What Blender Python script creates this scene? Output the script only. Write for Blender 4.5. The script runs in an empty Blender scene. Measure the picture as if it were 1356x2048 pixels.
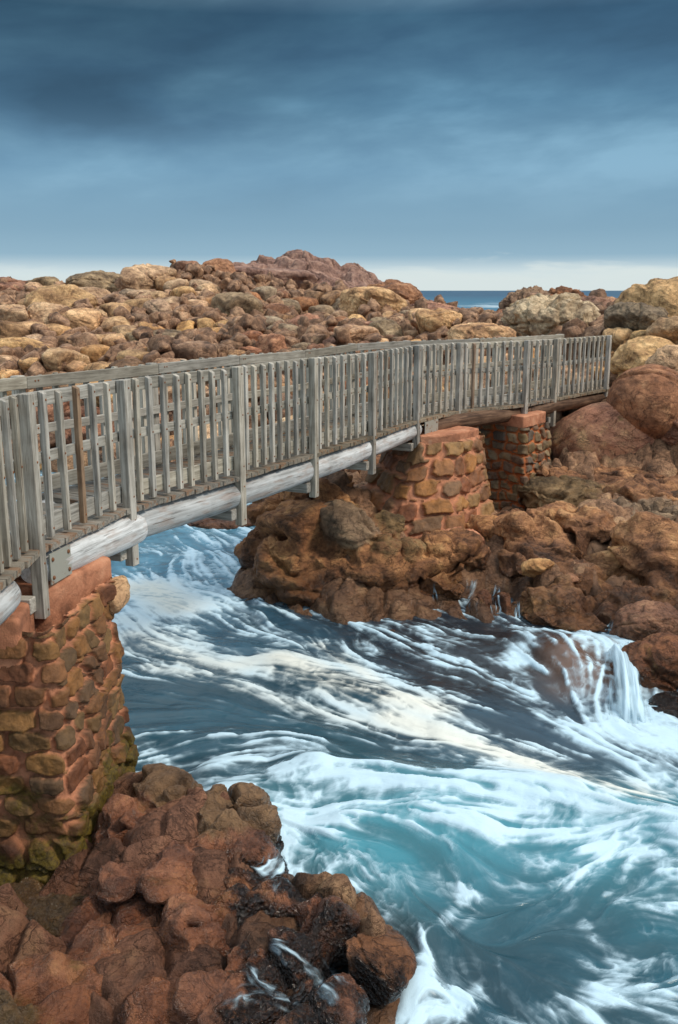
import bpy, bmesh, math, random
import numpy as np
from mathutils import Vector, Matrix

# ------------------------------------------------------------------ camera, sky, sun
FPX, PITCH, CAM_H = 1900.0, math.atan(443 / 1900.0), 4.2
sc = bpy.context.scene
cam_data = bpy.data.cameras.new('camera')
cam = bpy.data.objects.new('camera', cam_data)
sc.collection.objects.link(cam)
cam.location = (0, 0, CAM_H)
cam.rotation_euler = (math.pi / 2 - PITCH, 0, 0)
cam_data.sensor_fit = 'VERTICAL'
cam_data.sensor_height = 36.0
cam_data.lens = FPX / 2048 * 36.0
cam_data.clip_start = 0.1
cam_data.clip_end = 60000
sc.camera = cam
sc.view_settings.view_transform = 'Standard'
sc.view_settings.look = 'None'
sc.view_settings.exposure = 0.25
sc.view_settings.gamma = 1.0

SUN_EL, SUN_AZ = math.radians(46), math.radians(104)   # azimuth from +Y, clockwise: behind the camera
sun_data = bpy.data.lights.new('sun', 'SUN')
sun_data.energy = 2.1
sun_data.angle = math.radians(10)
sun_data.color = (1.0, 0.90, 0.76)
sun = bpy.data.objects.new('sun', sun_data)
sc.collection.objects.link(sun)
sd = Vector((math.sin(SUN_AZ) * math.cos(SUN_EL), math.cos(SUN_AZ) * math.cos(SUN_EL), math.sin(SUN_EL)))
sun.rotation_euler = sd.to_track_quat('Z', 'Y').to_euler()


class NT:
    """small node-tree builder"""
    def __init__(self, tree):
        self.t = tree
        tree.nodes.clear()

    def n(self, typ, **kw):
        nd = self.t.nodes.new(typ)
        for k, v in kw.items():
            if k.startswith('i_'):
                key = k[2:]
                key = int(key) if key.isdigit() else key.replace('_', ' ')
                self.put(nd.inputs[key], v)
            else:
                setattr(nd, k, v)
        return nd

    def put(self, sock, v):
        if isinstance(v, bpy.types.NodeSocket):
            self.t.links.new(v, sock)
        else:
            sock.default_value = v

    def math(self, op, a, b=0.0, c=0.0, clamp=False):
        nd = self.n('ShaderNodeMath', operation=op, use_clamp=clamp)
        self.put(nd.inputs[0], a); self.put(nd.inputs[1], b); self.put(nd.inputs[2], c)
        return nd.outputs[0]

    def vmath(self, op, a, b=(0, 0, 0)):
        nd = self.n('ShaderNodeVectorMath', operation=op)
        self.put(nd.inputs[0], a); self.put(nd.inputs[1], b)
        return nd.outputs[0]

    def noise(self, vec, scale, detail=4.0, rough=0.55, dist=0.0):
        nd = self.n('ShaderNodeTexNoise')
        self.put(nd.inputs['Vector'], vec)
        nd.inputs['Scale'].default_value = scale
        nd.inputs['Detail'].default_value = detail
        nd.inputs['Roughness'].default_value = rough
        nd.inputs['Distortion'].default_value = dist
        return nd.outputs['Fac']

    def ramp(self, fac, stops, interp='LINEAR'):
        nd = self.n('ShaderNodeValToRGB')
        el = nd.color_ramp.elements
        nd.color_ramp.interpolation = interp
        while len(el) < len(stops):
            el.new(0.5)
        for e, (p, c) in zip(el, stops):
            e.position = p
            e.color = (*c, 1) if len(c) == 3 else c
        self.put(nd.inputs[0], fac)
        return nd.outputs[0]

    def mix(self, fac, a, b, mode='MIX'):
        nd = self.n('ShaderNodeMix', data_type='RGBA', blend_type=mode)
        self.put(nd.inputs[0], fac); self.put(nd.inputs[6], col(a)); self.put(nd.inputs[7], col(b))
        return nd.outputs[2]

    def smooth(self, x, a, b):
        nd = self.n('ShaderNodeMapRange', interpolation_type='SMOOTHSTEP')
        self.put(nd.inputs[0], x)
        nd.inputs[1].default_value = a; nd.inputs[2].default_value = b
        return nd.outputs[0]


def col(c):
    if isinstance(c, tuple) and len(c) == 3:
        return (*c, 1)
    return c


def rgb(r, g, b):
    f = lambda x: ((x / 255 + 0.055) / 1.055) ** 2.4 if x / 255 > 0.04045 else x / 255 / 12.92
    return (f(r), f(g), f(b))


world = bpy.data.worlds.new('World')
sc.world = world
world.use_nodes = True
W = NT(world.node_tree)
sky = W.n('ShaderNodeTexSky', sky_type='NISHITA', sun_disc=False)
sky.sun_elevation = SUN_EL
sky.sun_rotation = SUN_AZ
tc = W.n('ShaderNodeTexCoord').outputs['Generated']
sep = W.n('ShaderNodeSeparateXYZ'); W.put(sep.inputs[0], tc)
dx_, dy_, dz_ = sep.outputs
# soft banks of cloud, long in azimuth and shallow in elevation, leaning up to one side
cvz = W.math('ADD', W.math('MULTIPLY', dz_, 8.5), W.math('MULTIPLY', dx_, -0.7))
cv = W.n('ShaderNodeCombineXYZ'); W.put(cv.inputs[0], W.math('MULTIPLY', dx_, 2.6)); W.put(cv.inputs[1], W.math('MULTIPLY', dy_, 2.6)); W.put(cv.inputs[2], cvz)
n1 = W.noise(W.vmath('ADD', cv.outputs[0], (3.7, 1.2, 5.1)), 1.1, 5, 0.48, 0.1)
n2 = W.noise(W.vmath('ADD', cv.outputs[0], (7.3, 3.1, 0.4)), 2.4, 6, 0.52, 0.15)
nm = W.math('ADD', W.math('MULTIPLY', n1, 0.54), W.math('MULTIPLY', n2, 0.46))
base = W.ramp(dz_, [(0.0, rgb(222, 226, 222)), (0.018, rgb(212, 222, 226)), (0.034, rgb(148, 178, 198)),
                    (0.060, rgb(132, 165, 188)), (0.115, rgb(118, 156, 183)), (0.175, rgb(84, 124, 153)),
                    (0.25, rgb(56, 92, 118)), (0.34, rgb(150, 175, 195)), (0.6, rgb(206, 214, 222)), (1.0, rgb(226, 230, 236))])
dark = W.ramp(nm, [(0.36, (0.60, 0.64, 0.68)), (0.46, (0.84, 0.87, 0.90)), (0.54, (1.18, 1.14, 1.10)), (0.63, (1.8, 1.6, 1.46))])
low = W.smooth(dz_, 0.05, 0.17)
cl = W.mix(low, (1, 1, 1), dark)
clouds = W.mix(1.0, base, cl, 'MULTIPLY')
# ragged lower edge of the cloud bank over the pale strip at the horizon
edge = W.noise(W.n('ShaderNodeCombineXYZ', i_0=W.math('MULTIPLY', dx_, 3.2), i_1=W.math('MULTIPLY', dz_, 16.0), i_2=0.0).outputs[0], 2.2, 6, 0.55, 0.3)
e2 = W.math('ADD', dz_, W.math('MULTIPLY', W.math('SUBTRACT', edge, 0.5), 0.075))
em = W.smooth(e2, 0.010, 0.026)
clouds = W.mix(em, rgb(222, 227, 226), clouds)
nish = W.mix(1.0, sky.outputs[0], (0.08, 0.08, 0.08), 'MULTIPLY')
skycol = W.mix(0.93, nish, W.mix(1.0, clouds, (0.82, 0.88, 0.89), 'MULTIPLY'))
# the overcast is brighter overhead and behind the camera than in the rain bank over the sea
mass = W.math('MULTIPLY', W.smooth(W.math('MULTIPLY', dx_, -1.0), -0.12, 0.22), W.math('MULTIPLY', W.smooth(dz_, 0.115, 0.19), W.math('SUBTRACT', 1.0, W.smooth(dz_, 0.27, 0.36))))
hi = W.smooth(dz_, 0.30, 0.75)
bk = W.math('MULTIPLY', W.smooth(W.math('MULTIPLY', dy_, -1.0), -0.1, 0.7), W.smooth(dz_, -0.02, 0.15))
gain = W.math('SUBTRACT', W.math('ADD', 1.0, W.math('ADD', W.math('MULTIPLY', hi, 0.45), W.math('MULTIPLY', bk, 0.15))), W.math('MULTIPLY', mass, 0.30))
bg = W.n('ShaderNodeBackground'); W.put(bg.inputs[0], skycol); W.put(bg.inputs[1], gain)
out = W.n('ShaderNodeOutputWorld'); W.put(out.inputs[0], bg.outputs[0])

# ------------------------------------------------------------------ helpers: projection of photo measurements into the place
cp, sp = math.cos(PITCH), math.sin(PITCH)


def ray(u, v):
    a, b = (u - 678) / FPX, -(v - 1024) / FPX
    return np.array([a, cp + b * sp, -sp + b * cp])


def at_y(u, v, Y):
    d = ray(u, v)
    return np.array([0, 0, CAM_H]) + d * (Y / d[1])


def at_z(u, v, z=0.0):
    d = ray(u, v)
    return np.array([0, 0, CAM_H]) + d * ((z - CAM_H) / d[2])


# ------------------------------------------------------------------ numpy noise
def _h(ix, iy, iz, seed):
    h = (ix * 374761393 + iy * 668265263 + iz * 2147483647 + seed * 1274126177) & 0xFFFFFFFF
    h = ((h ^ (h >> 13)) * 1274126177) & 0xFFFFFFFF
    h = h ^ (h >> 16)
    return (h & 0xFFFFFF) / float(0xFFFFFF)


def vnoise(p, seed=0):
    i = np.floor(p).astype(np.int64)
    f = p - i
    f = f * f * f * (f * (f * 6 - 15) + 10)
    x, y, z = i[:, 0], i[:, 1], i[:, 2]
    fx, fy, fz = f[:, 0], f[:, 1], f[:, 2]
    r = 0
    for a in (0, 1):
        wx = fx if a else 1 - fx
        for b in (0, 1):
            wy = fy if b else 1 - fy
            for c in (0, 1):
                wz = fz if c else 1 - fz
                r = r + wx * wy * wz * _h(x + a, y + b, z + c, seed)
    return r * 2 - 1


def fbm(p, seed=0, octv=5, gain=0.5, lac=2.03):
    a, s, tot = 1.0, 0.0, 0.0
    for k in range(octv):
        s = s + a * vnoise(p * lac ** k + 17.1 * k, seed + k)
        tot += a
        a *= gain
    return s / tot


def billow(p, seed=0, octv=5, gain=0.5, lac=2.1):
    a, s, tot = 1.0, 0.0, 0.0
    for k in range(octv):
        s = s + a * np.abs(vnoise(p * lac ** k + 11.3 * k, seed + k))
        tot += a
        a *= gain
    return s / tot - 0.28


def vor2(x, y, seed, jit=0.9, pw=2.0):
    """2-D jittered-cell distances: nearest, second nearest, cell hash, offset to the nearest seed"""
    ix, iy = np.floor(x).astype(np.int64), np.floor(y).astype(np.int64)
    f1 = np.full(x.shape, 9.0); f2 = np.full(x.shape, 9.0)
    hid = np.zeros(x.shape); ox = np.zeros(x.shape); oy = np.zeros(x.shape)
    for a in (-1, 0, 1):
        for b in (-1, 0, 1):
            jx, jy = ix + a, iy + b
            px = jx + 0.5 + jit * (_h(jx, jy, jx * 0, seed) - 0.5)
            py = jy + 0.5 + jit * (_h(jx, jy, jx * 0 + 1, seed) - 0.5)
            dx, dy = x - px, y - py
            d = np.sqrt(dx * dx + dy * dy) if pw == 2.0 else (np.abs(dx) ** pw + np.abs(dy) ** pw) ** (1 / pw)
            near = d < f1
            f2 = np.where(near, f1, np.minimum(f2, d))
            hid = np.where(near, _h(jx, jy, jx * 0 + 2, seed), hid)
            ox = np.where(near, dx, ox); oy = np.where(near, dy, oy)
            f1 = np.where(near, d, f1)
    return f1, f2, hid, ox, oy


def sstep(x, a, b):
    t = np.clip((x - a) / (b - a), 0, 1)
    return t * t * (3 - 2 * t)


# ------------------------------------------------------------------ object helpers
def mesh_np(name, verts, faces, smooth=True):
    """faces: (n,3) or (n,4) array"""
    me = bpy.data.meshes.new(name)
    k = faces.shape[1]
    me.vertices.add(len(verts)); me.loops.add(len(faces) * k); me.polygons.add(len(faces))
    me.vertices.foreach_set('co', np.asarray(verts, np.float32).ravel())
    me.loops.foreach_set('vertex_index', np.asarray(faces, np.int32).ravel())
    me.polygons.foreach_set('loop_start', np.arange(0, len(faces) * k, k, dtype=np.int32))
    me.polygons.foreach_set('use_smooth', np.full(len(faces), smooth))
    me.update()
    me.validate()
    return me


def grid_faces(nu, nv, wrap=False):
    i = np.arange(nv - 1)[:, None] * nu
    j = np.arange(nu - 1)[None, :]
    a = i + j
    return np.stack([a, a + 1, a + 1 + nu, a + nu], -1).reshape(-1, 4)


def attr_color(me, name, c):
    a = me.attributes.new(name, 'FLOAT_COLOR', 'POINT')
    d = np.ones((len(me.vertices), 4), np.float32); d[:, :3] = c
    a.data.foreach_set('color', d.ravel())


def attr_float(me, name, c):
    a = me.attributes.new(name, 'FLOAT', 'POINT')
    a.data.foreach_set('value', np.asarray(c, np.float32).ravel())


def link(name, me, mat, parent=None):
    o = bpy.data.objects.new(name, me)
    sc.collection.objects.link(o)
    if mat is not None and me is not None and len(me.materials) == 0:
        me.materials.append(mat)
    if parent is not None:
        adopt(o, parent)
    return o


def base_matrix(o):
    return o.matrix_basis if o.parent is None else base_matrix(o.parent) @ o.matrix_parent_inverse @ o.matrix_basis


def adopt(o, parent):
    o.parent = parent
    o.matrix_parent_inverse = base_matrix(parent).inverted()


def tag(o, label=None, cat=None, group=None, kind=None):
    for k, v in (('label', label), ('category', cat), ('group', group), ('kind', kind)):
        if v:
            o[k] = v
    return o


def empty(name, loc, label, cat):
    o = bpy.data.objects.new(name, None)
    o.location = loc
    o.empty_display_size = 0.3
    sc.collection.objects.link(o)
    return tag(o, label, cat)


# ------------------------------------------------------------------ materials
def new_mat(name):
    m = bpy.data.materials.new(name)
    m.use_nodes = True
    return m, NT(m.node_tree)


def finish(T, colr, rough, bump=None, strength=0.6, dist=0.03, spec=0.35):
    b = T.n('ShaderNodeBsdfPrincipled')
    T.put(b.inputs['Base Color'], col(colr)); T.put(b.inputs['Roughness'], rough)
    b.inputs['Specular IOR Level'].default_value = spec
    if bump is not None:
        bn = T.n('ShaderNodeBump')
        bn.inputs['Strength'].default_value = strength; bn.inputs['Distance'].default_value = dist
        T.put(bn.inputs['Height'], bump)
        T.put(b.inputs['Normal'], bn.outputs[0])
    o = T.n('ShaderNodeOutputMaterial')
    T.put(o.inputs[0], b.outputs[0])


def rock_mat(name, c, wet_z=None, scale=1.0, moss=0.0, mossc=rgb(120, 105, 40), mussel=0.0, strata=0.0, bird=0.0, var=0.35, wet_dark=0.5, gloss=0.0, nearred=False, blue=1.44, veins=0.7, bed=None):
    """c: four tints of the stone, dark to light"""
    c = [(a * 1.90, b * 1.70, d * (1.22 if wet_z is not None else blue)) for a, b, d in c]
    m, T = new_mat(name)
    geo = T.n('ShaderNodeNewGeometry')
    pos = geo.outputs['Position']
    rnd = T.n('ShaderNodeObjectInfo').outputs['Random']
    off = T.n('ShaderNodeCombineXYZ', i_0=T.math('MULTIPLY', rnd, 91.0), i_1=T.math('MULTIPLY', rnd, 37.0), i_2=T.math('MULTIPLY', rnd, 53.0)).outputs[0]
    P = T.vmath('ADD', pos, off)
    P = T.vmath('MULTIPLY', P, (scale, scale, scale))
    a = T.noise(P, 1.3, 5, 0.55, 0.6)
    b = T.noise(P, 6.0, 9, 0.65, 0.3)
    d = T.noise(P, 34.0, 6, 0.7)
    f = T.math('ADD', T.math('MULTIPLY', a, 0.62), T.math('MULTIPLY', b, 0.38))
    c1 = T.ramp(f, [(0.34, c[0]), (0.45, c[1]), (0.55, c[2]), (0.67, c[3])])
    if nearred:                 # the wet red bedrock round the tall pier
        px_, py__, _z = T.n('ShaderNodeSeparateXYZ', i_0=pos).outputs
        k = T.math('MULTIPLY', T.math('SUBTRACT', 1.0, T.smooth(py__, 6.6, 8.0)), T.math('SUBTRACT', 1.0, T.smooth(px_, -0.9, -0.3)))
        c1 = T.mix(k, c1, T.ramp(f, [(0.34, rgb(74, 43, 25)), (0.45, rgb(122, 71, 42)), (0.55, rgb(148, 88, 51)), (0.67, rgb(172, 116, 66))]))
    # speckle and weathering blotches
    c1 = T.mix(T.math('MULTIPLY', T.smooth(d, 0.50, 0.66), 0.55), c1, T.mix(1.0, c1, (0.42, 0.38, 0.36), 'MULTIPLY'))
    bl = T.noise(T.vmath('ADD', P, (13, 5, 9)), 2.6, 8, 0.7, 1.0)
    c1 = T.mix(T.math('MULTIPLY', T.smooth(bl, 0.53, 0.66), 0.55), c1, T.mix(1.0, c1, (0.48, 0.45, 0.44), 'MULTIPLY'))
    c1 = T.mix(T.math('MULTIPLY', T.smooth(T.noise(T.vmath('ADD', P, (3, 25, 9)), 4.2, 8, 0.7, 0.6), 0.56, 0.66), 0.4), c1, T.mix(1.0, c1, (1.45, 1.4, 1.3), 'MULTIPLY'))
    if bed:                     # tones that belong to places on the joined bedrock
        tn = T.n('ShaderNodeSeparateColor', i_0=T.n('ShaderNodeAttribute', attribute_name='bed_tone').outputs['Color']).outputs
        nz0 = T.math('MULTIPLY', T.math('SUBTRACT', b, 0.5), 1.2)
        kk = lambda ch: T.smooth(T.math('ADD', tn[ch], nz0), 0.3, 0.7)
        c1 = T.mix(T.math('MULTIPLY', kk(2), .8), c1, T.ramp(f, bed[1]))
        c1 = T.mix(T.math('MULTIPLY', kk(1), .7), c1, T.ramp(f, bed[0]))
    # dirt-filled cracks wandering over the stone
    v1 = T.math('ABSOLUTE', T.math('SUBTRACT', T.noise(T.vmath('ADD', P, (8, 3, 5)), 1.6, 6, 0.6, 0.6), 0.5))
    v2 = T.math('ABSOLUTE', T.math('SUBTRACT', T.noise(T.vmath('MULTIPLY', P, (1.0, 1.0, 2.2)), 3.4, 6, 0.62, 0.8), 0.5))
    vein = T.math('MINIMUM', T.smooth(v1, 0.0, 0.014), T.math('ADD', 0.35, T.math('MULTIPLY', T.smooth(v2, 0.0, 0.018), 0.65)))
    c1 = T.mix(T.math('MULTIPLY', T.math('SUBTRACT', 1.0, vein), veins), c1, T.mix(1.0, c1, (0.30, 0.27, 0.25), 'MULTIPLY'))
    hsv = T.n('ShaderNodeHueSaturation')
    T.put(hsv.inputs['Color'], c1)
    T.put(hsv.inputs['Hue'], T.math('ADD', 0.5, T.math('MULTIPLY', T.math('SUBTRACT', rnd, 0.5), 0.008)))
    r2 = T.math('FRACT', T.math('MULTIPLY', rnd, 17.3))
    T.put(hsv.inputs['Value'], T.math('ADD', 1.0 - var * 0.5, T.math('MULTIPLY', r2, var)))
    T.put(hsv.inputs['Saturation'], T.math('ADD', 0.80, T.math('MULTIPLY', T.math('FRACT', T.math('MULTIPLY', rnd, 7.7)), 0.2)))
    c1 = hsv.outputs[0]
    nz = T.n('ShaderNodeSeparateXYZ', i_0=geo.outputs['Normal']).outputs[2]
    pz = T.n('ShaderNodeSeparateXYZ', i_0=pos).outputs[2]
    rough = T.math('ADD', 0.66 - gloss, T.math('MULTIPLY', b, 0.2))
    if moss:
        mm = T.math('MULTIPLY', T.smooth(T.noise(T.vmath('ADD', P, (31, 7, 2)), 2.2, 8, 0.68, 0.5), 0.66 - 0.2 * moss, 0.80 - 0.2 * moss), 0.55)
        c1 = T.mix(mm, c1, mossc)
    if bird:
        sp_ = T.smooth(T.noise(P, 9.0, 8, 0.75), 0.60, 0.68)
        sp_ = T.math('MULTIPLY', sp_, T.math('MULTIPLY', T.smooth(nz, 0.25, 0.8), bird))
        sp_ = T.math('MULTIPLY', sp_, T.smooth(T.noise(P, 0.5, 3), 0.40, 0.6))
        c1 = T.mix(sp_, c1, (0.72, 0.70, 0.66))
    bump = T.math('ADD', T.math('MULTIPLY', T.noise(P, 4.5, 14, 0.66, 0.5), 1.6), T.math('ADD', T.math('MULTIPLY', T.noise(P, 38.0, 6, 0.72), 0.42), T.math('MULTIPLY', T.noise(P, 150.0, 3, 0.7), 0.12)))
    bump = T.math('ADD', bump, T.math('MULTIPLY', vein, 0.4 * veins))
    if strata:
        st = T.noise(T.vmath('MULTIPLY', P, (1.2, 1.2, 9.0)), 1.3, 6, 0.6, 0.4)
        bump = T.math('ADD', bump, T.math('MULTIPLY', st, strata))
    if mussel and bed:
        mussel_k = T.math('MULTIPLY', tn[0], 0.16)
    if mussel:
        vo = T.n('ShaderNodeTexVoronoi'); T.put(vo.inputs['Vector'], pos); vo.inputs['Scale'].default_value = 38.0
        mk = T.smooth(T.math('ADD', T.math('MULTIPLY', T.noise(P, 2.0, 6, 0.65), 0.8), T.math('ADD', T.math('MULTIPLY', pz, -0.42), mussel_k if bed else 0.0)), 0.60 - 0.5 * mussel, 0.70 - 0.5 * mussel)
        mc = T.ramp(T.noise(pos, 26.0, 5, 0.7), [(0.35, rgb(22, 17, 15)), (0.55, rgb(52, 36, 28)), (0.68, rgb(104, 66, 40)), (0.76, rgb(136, 92, 58))])
        c1 = T.mix(mk, c1, mc)
        bump = T.math('ADD', bump, T.math('MULTIPLY', T.math('MULTIPLY', vo.outputs[0], mk), 0.9))
        rough = T.math('SUBTRACT', rough, T.math('MULTIPLY', mk, 0.22))
    if wet_z is not None:
        wz = T.math('ADD', pz, T.math('MULTIPLY', T.math('SUBTRACT', T.noise(pos, 1.6, 5, 0.6), 0.5), 0.7))
        wet = T.math('SUBTRACT', 1.0, T.smooth(wz, wet_z - 0.18, wet_z + 0.30))
        c1 = T.mix(wet, c1, T.mix(1.0, c1, (wet_dark, wet_dark * 0.92, wet_dark * 0.86), 'MULTIPLY'))
        rough = T.math('SUBTRACT', rough, T.math('MULTIPLY', wet, 0.42))
    finish(T, c1, rough, bump, 0.9, 0.075 / scale, 0.35 + gloss)
    return m


M = {}
M['tan'] = rock_mat('rock_tan', [rgb(92, 69, 50), rgb(140, 110, 80), rgb(172, 141, 104), rgb(202, 174, 136)], moss=0.1, mossc=rgb(150, 128, 78))
M['ochre'] = rock_mat('rock_ochre', [rgb(94, 67, 43), rgb(146, 110, 72), rgb(177, 141, 97), rgb(205, 176, 134)], moss=0.1, mossc=rgb(166, 134, 72))
M['redbrown'] = rock_mat('rock_red_brown', [rgb(70, 45, 32), rgb(112, 75, 52), rgb(140, 98, 70), rgb(172, 131, 97)])
M['brown'] = rock_mat('rock_brown', [rgb(56, 42, 32), rgb(98, 74, 54), rgb(132, 103, 76), rgb(166, 135, 102)])
M['grey'] = rock_mat('rock_grey_olive', [rgb(64, 54, 44), rgb(102, 86, 68), rgb(132, 114, 91), rgb(164, 146, 119)], moss=0.12, mossc=rgb(126, 118, 80))
M['purple'] = rock_mat('rock_purple_red', [rgb(74, 50, 44), rgb(112, 80, 69), rgb(136, 102, 87), rgb(162, 130, 112)], strata=0.6, bird=0.9)
M['pink'] = rock_mat('rock_pink', [rgb(96, 62, 47), rgb(134, 90, 68), rgb(152, 110, 82), rgb(184, 150, 106)], moss=0.4, mossc=rgb(168, 142, 88))
M['lichen'] = rock_mat('rock_lichen', [rgb(84, 70, 53), rgb(130, 112, 84), rgb(162, 144, 112), rgb(186, 172, 142)], moss=0.2, mossc=rgb(140, 108, 56), strata=0.8)
M['gold'] = rock_mat('rock_gold', [rgb(82, 64, 44), rgb(136, 108, 64), rgb(164, 132, 82), rgb(186, 158, 108)], moss=0.3, mossc=rgb(172, 118, 52))
M['bank'] = rock_mat('rock_bank', [rgb(48, 31, 21), rgb(88, 58, 38), rgb(116, 80, 53), rgb(148, 112, 78)], wet_z=0.35, moss=0.15, mossc=rgb(104, 86, 44), strata=0.35, var=.25)
M['bankred'] = rock_mat('rock_bank_red', [rgb(56, 34, 25), rgb(98, 62, 43), rgb(124, 82, 58), rgb(150, 112, 82)], wet_z=0.35, moss=0.3, mossc=rgb(138, 108, 46), strata=0.3, var=.25)
M['bankgrey'] = rock_mat('rock_bank_grey', [rgb(68, 52, 41), rgb(106, 86, 69), rgb(134, 112, 90), rgb(162, 140, 112)], wet_z=0.3, moss=0.3, mossc=rgb(130, 110, 60))
M['olive'] = rock_mat('rock_olive', [rgb(50, 37, 25), rgb(88, 66, 44), rgb(116, 90, 60), rgb(144, 118, 84)], wet_z=0.3, moss=0.4, mossc=rgb(100, 88, 42))
M['near_red'] = rock_mat('rock_wet_red', [rgb(56, 32, 21), rgb(92, 53, 34), rgb(112, 66, 42), rgb(134, 88, 56)], wet_z=0.05, moss=0.42, mossc=rgb(116, 96, 46), mussel=0.10, wet_dark=0.7, var=.2, gloss=.26, veins=.35)
M['near_moss'] = rock_mat('rock_mossy', [rgb(48, 38, 20), rgb(80, 64, 34), rgb(104, 80, 44), rgb(124, 96, 56)], wet_z=0.1, moss=0.75, mossc=rgb(78, 70, 18), wet_dark=0.7, gloss=.24, veins=.35)
M['near_ochre'] = rock_mat('rock_wet_ochre', [rgb(54, 38, 22), rgb(90, 66, 38), rgb(112, 84, 48), rgb(132, 102, 62)], wet_z=0.1, mussel=0.52, moss=0.2, gloss=.2, veins=.4)
M['near_dark'] = rock_mat('rock_mussel_dark', [rgb(56, 36, 24), rgb(92, 58, 34), rgb(124, 78, 42), rgb(148, 96, 54)], wet_z=0.2, mussel=0.80, gloss=.15)
M['near_orange'] = rock_mat('rock_pool_orange', [rgb(84, 45, 23), rgb(132, 72, 35), rgb(152, 88, 44), rgb(172, 114, 66)], wet_z=0.6, mussel=0.08, wet_dark=0.8, gloss=.26, veins=.4)
M['bed_near'] = rock_mat('bedrock_near', [rgb(48, 27, 16), rgb(92, 51, 28), rgb(124, 72, 38), rgb(156, 104, 58)], wet_z=0.24, moss=0.5, mossc=rgb(116, 96, 40), mussel=0.46, wet_dark=0.62, var=.05, gloss=.33, veins=.45,
    bed=([(.34, rgb(50, 42, 14)), (.5, rgb(92, 78, 28)), (.67, rgb(124, 104, 44))], [(.34, rgb(70, 48, 26)), (.5, rgb(124, 92, 50)), (.67, rgb(158, 122, 74))]))
M['bed_far'] = rock_mat('bedrock_bank', [rgb(54, 33, 20), rgb(104, 66, 39), rgb(142, 97, 59), rgb(178, 136, 90)], wet_z=0.42, wet_dark=.40, moss=0.2, mossc=rgb(118, 96, 44), strata=0.35, var=.05, veins=.7,
    bed=([(.34, rgb(58, 50, 26)), (.5, rgb(108, 92, 54)), (.67, rgb(146, 124, 82))], [(.34, rgb(88, 70, 54)), (.5, rgb(138, 114, 88)), (.67, rgb(176, 150, 116))]))
M['terrain'] = rock_mat('rock_ground', [rgb(50, 33, 23), rgb(92, 62, 42), rgb(118, 83, 57), rgb(146, 112, 80)], wet_z=0.30, mussel=0.22, moss=0.2, mossc=rgb(100, 84, 42), nearred=True)


def wood_mat(name, c, dark=0.5, scale=1.0, streak=0.7, rust=0.0):
    """weathered timber: the grain runs along local Z"""
    m, T = new_mat(name)
    obj = T.n('ShaderNodeTexCoord').outputs['Object']
    rnd = T.n('ShaderNodeObjectInfo').outputs['Random']
    off = T.n('ShaderNodeCombineXYZ', i_0=T.math('MULTIPLY', rnd, 71.0), i_1=T.math('MULTIPLY', rnd, 33.0), i_2=T.math('MULTIPLY', rnd, 59.0)).outputs[0]
    P = T.vmath('ADD', obj, off)
    g = T.noise(T.vmath('MULTIPLY', P, (38 * scale, 38 * scale, 2.0 * scale)), 1.0, 8, 0.65, 0.6)
    g2 = T.noise(T.vmath('MULTIPLY', P, (120 * scale, 120 * scale, 4.0 * scale)), 1.0, 4, 0.6, 0.3)
    big = T.noise(P, 2.6 * scale, 5, 0.6, 0.4)
    f = T.math('ADD', T.math('MULTIPLY', g, 0.65), T.math('MULTIPLY', big, 0.35))
    c1 = T.ramp(f, [(0.33, c[0]), (0.45, c[1]), (0.55, c[2]), (0.70, c[3])])
    crack = T.smooth(g2, 0.60, 0.68)
    c1 = T.mix(T.math('MULTIPLY', crack, streak), c1, T.mix(1.0, c1, (dark, dark * 0.95, dark * 0.9), 'MULTIPLY'))
    hsv = T.n('ShaderNodeHueSaturation'); T.put(hsv.inputs['Color'], c1)
    T.put(hsv.inputs['Value'], T.math('ADD', 0.74, T.math('MULTIPLY', T.math('FRACT', T.math('MULTIPLY', rnd, 13.7)), 0.50)))
    T.put(hsv.inputs['Saturation'], T.math('ADD', 0.7, T.math('MULTIPLY', T.math('FRACT', T.math('MULTIPLY', rnd, 5.3)), 0.5)))
    c1 = hsv.outputs[0]
    if rust:
        c1 = T.mix(T.math('MULTIPLY', T.smooth(T.noise(T.vmath('MULTIPLY', P, (14, 14, 3)), 1.0, 5), 0.5, 0.62), rust), c1, rgb(140, 92, 50))
    bump = T.math('SUBTRACT', g, T.math('MULTIPLY', crack, 0.5))
    finish(T, c1, 0.78, bump, 0.6, 0.006, 0.25)
    return m


M['wood'] = wood_mat('weathered_timber', [rgb(94, 86, 76), rgb(146, 138, 126), rgb(178, 170, 157), rgb(206, 199, 187)])
M['wood_rail'] = wood_mat('weathered_rail', [rgb(98, 92, 82), rgb(138, 131, 119), rgb(164, 157, 144), rgb(188, 182, 170)])
M['wood_brown'] = wood_mat('newer_brown_timber', [rgb(82, 66, 54), rgb(116, 95, 78), rgb(142, 119, 99), rgb(168, 147, 126)])
M['deck'] = wood_mat('deck_planks', [rgb(76, 68, 58), rgb(112, 104, 92), rgb(140, 130, 116), rgb(160, 148, 130)], rust=0.5)
M['log'] = wood_mat('bleached_log', rust=.25, c= [rgb(128, 126, 124), rgb(176, 176, 175), rgb(202, 203, 203), rgb(220, 221, 222)], dark=0.38, scale=0.7, streak=0.9)
M['logdark'] = wood_mat('dark_log', [rgb(44, 32, 26), rgb(80, 60, 48), rgb(112, 88, 72), rgb(146, 120, 100)], 0.4, 0.7, 0.9)


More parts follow.
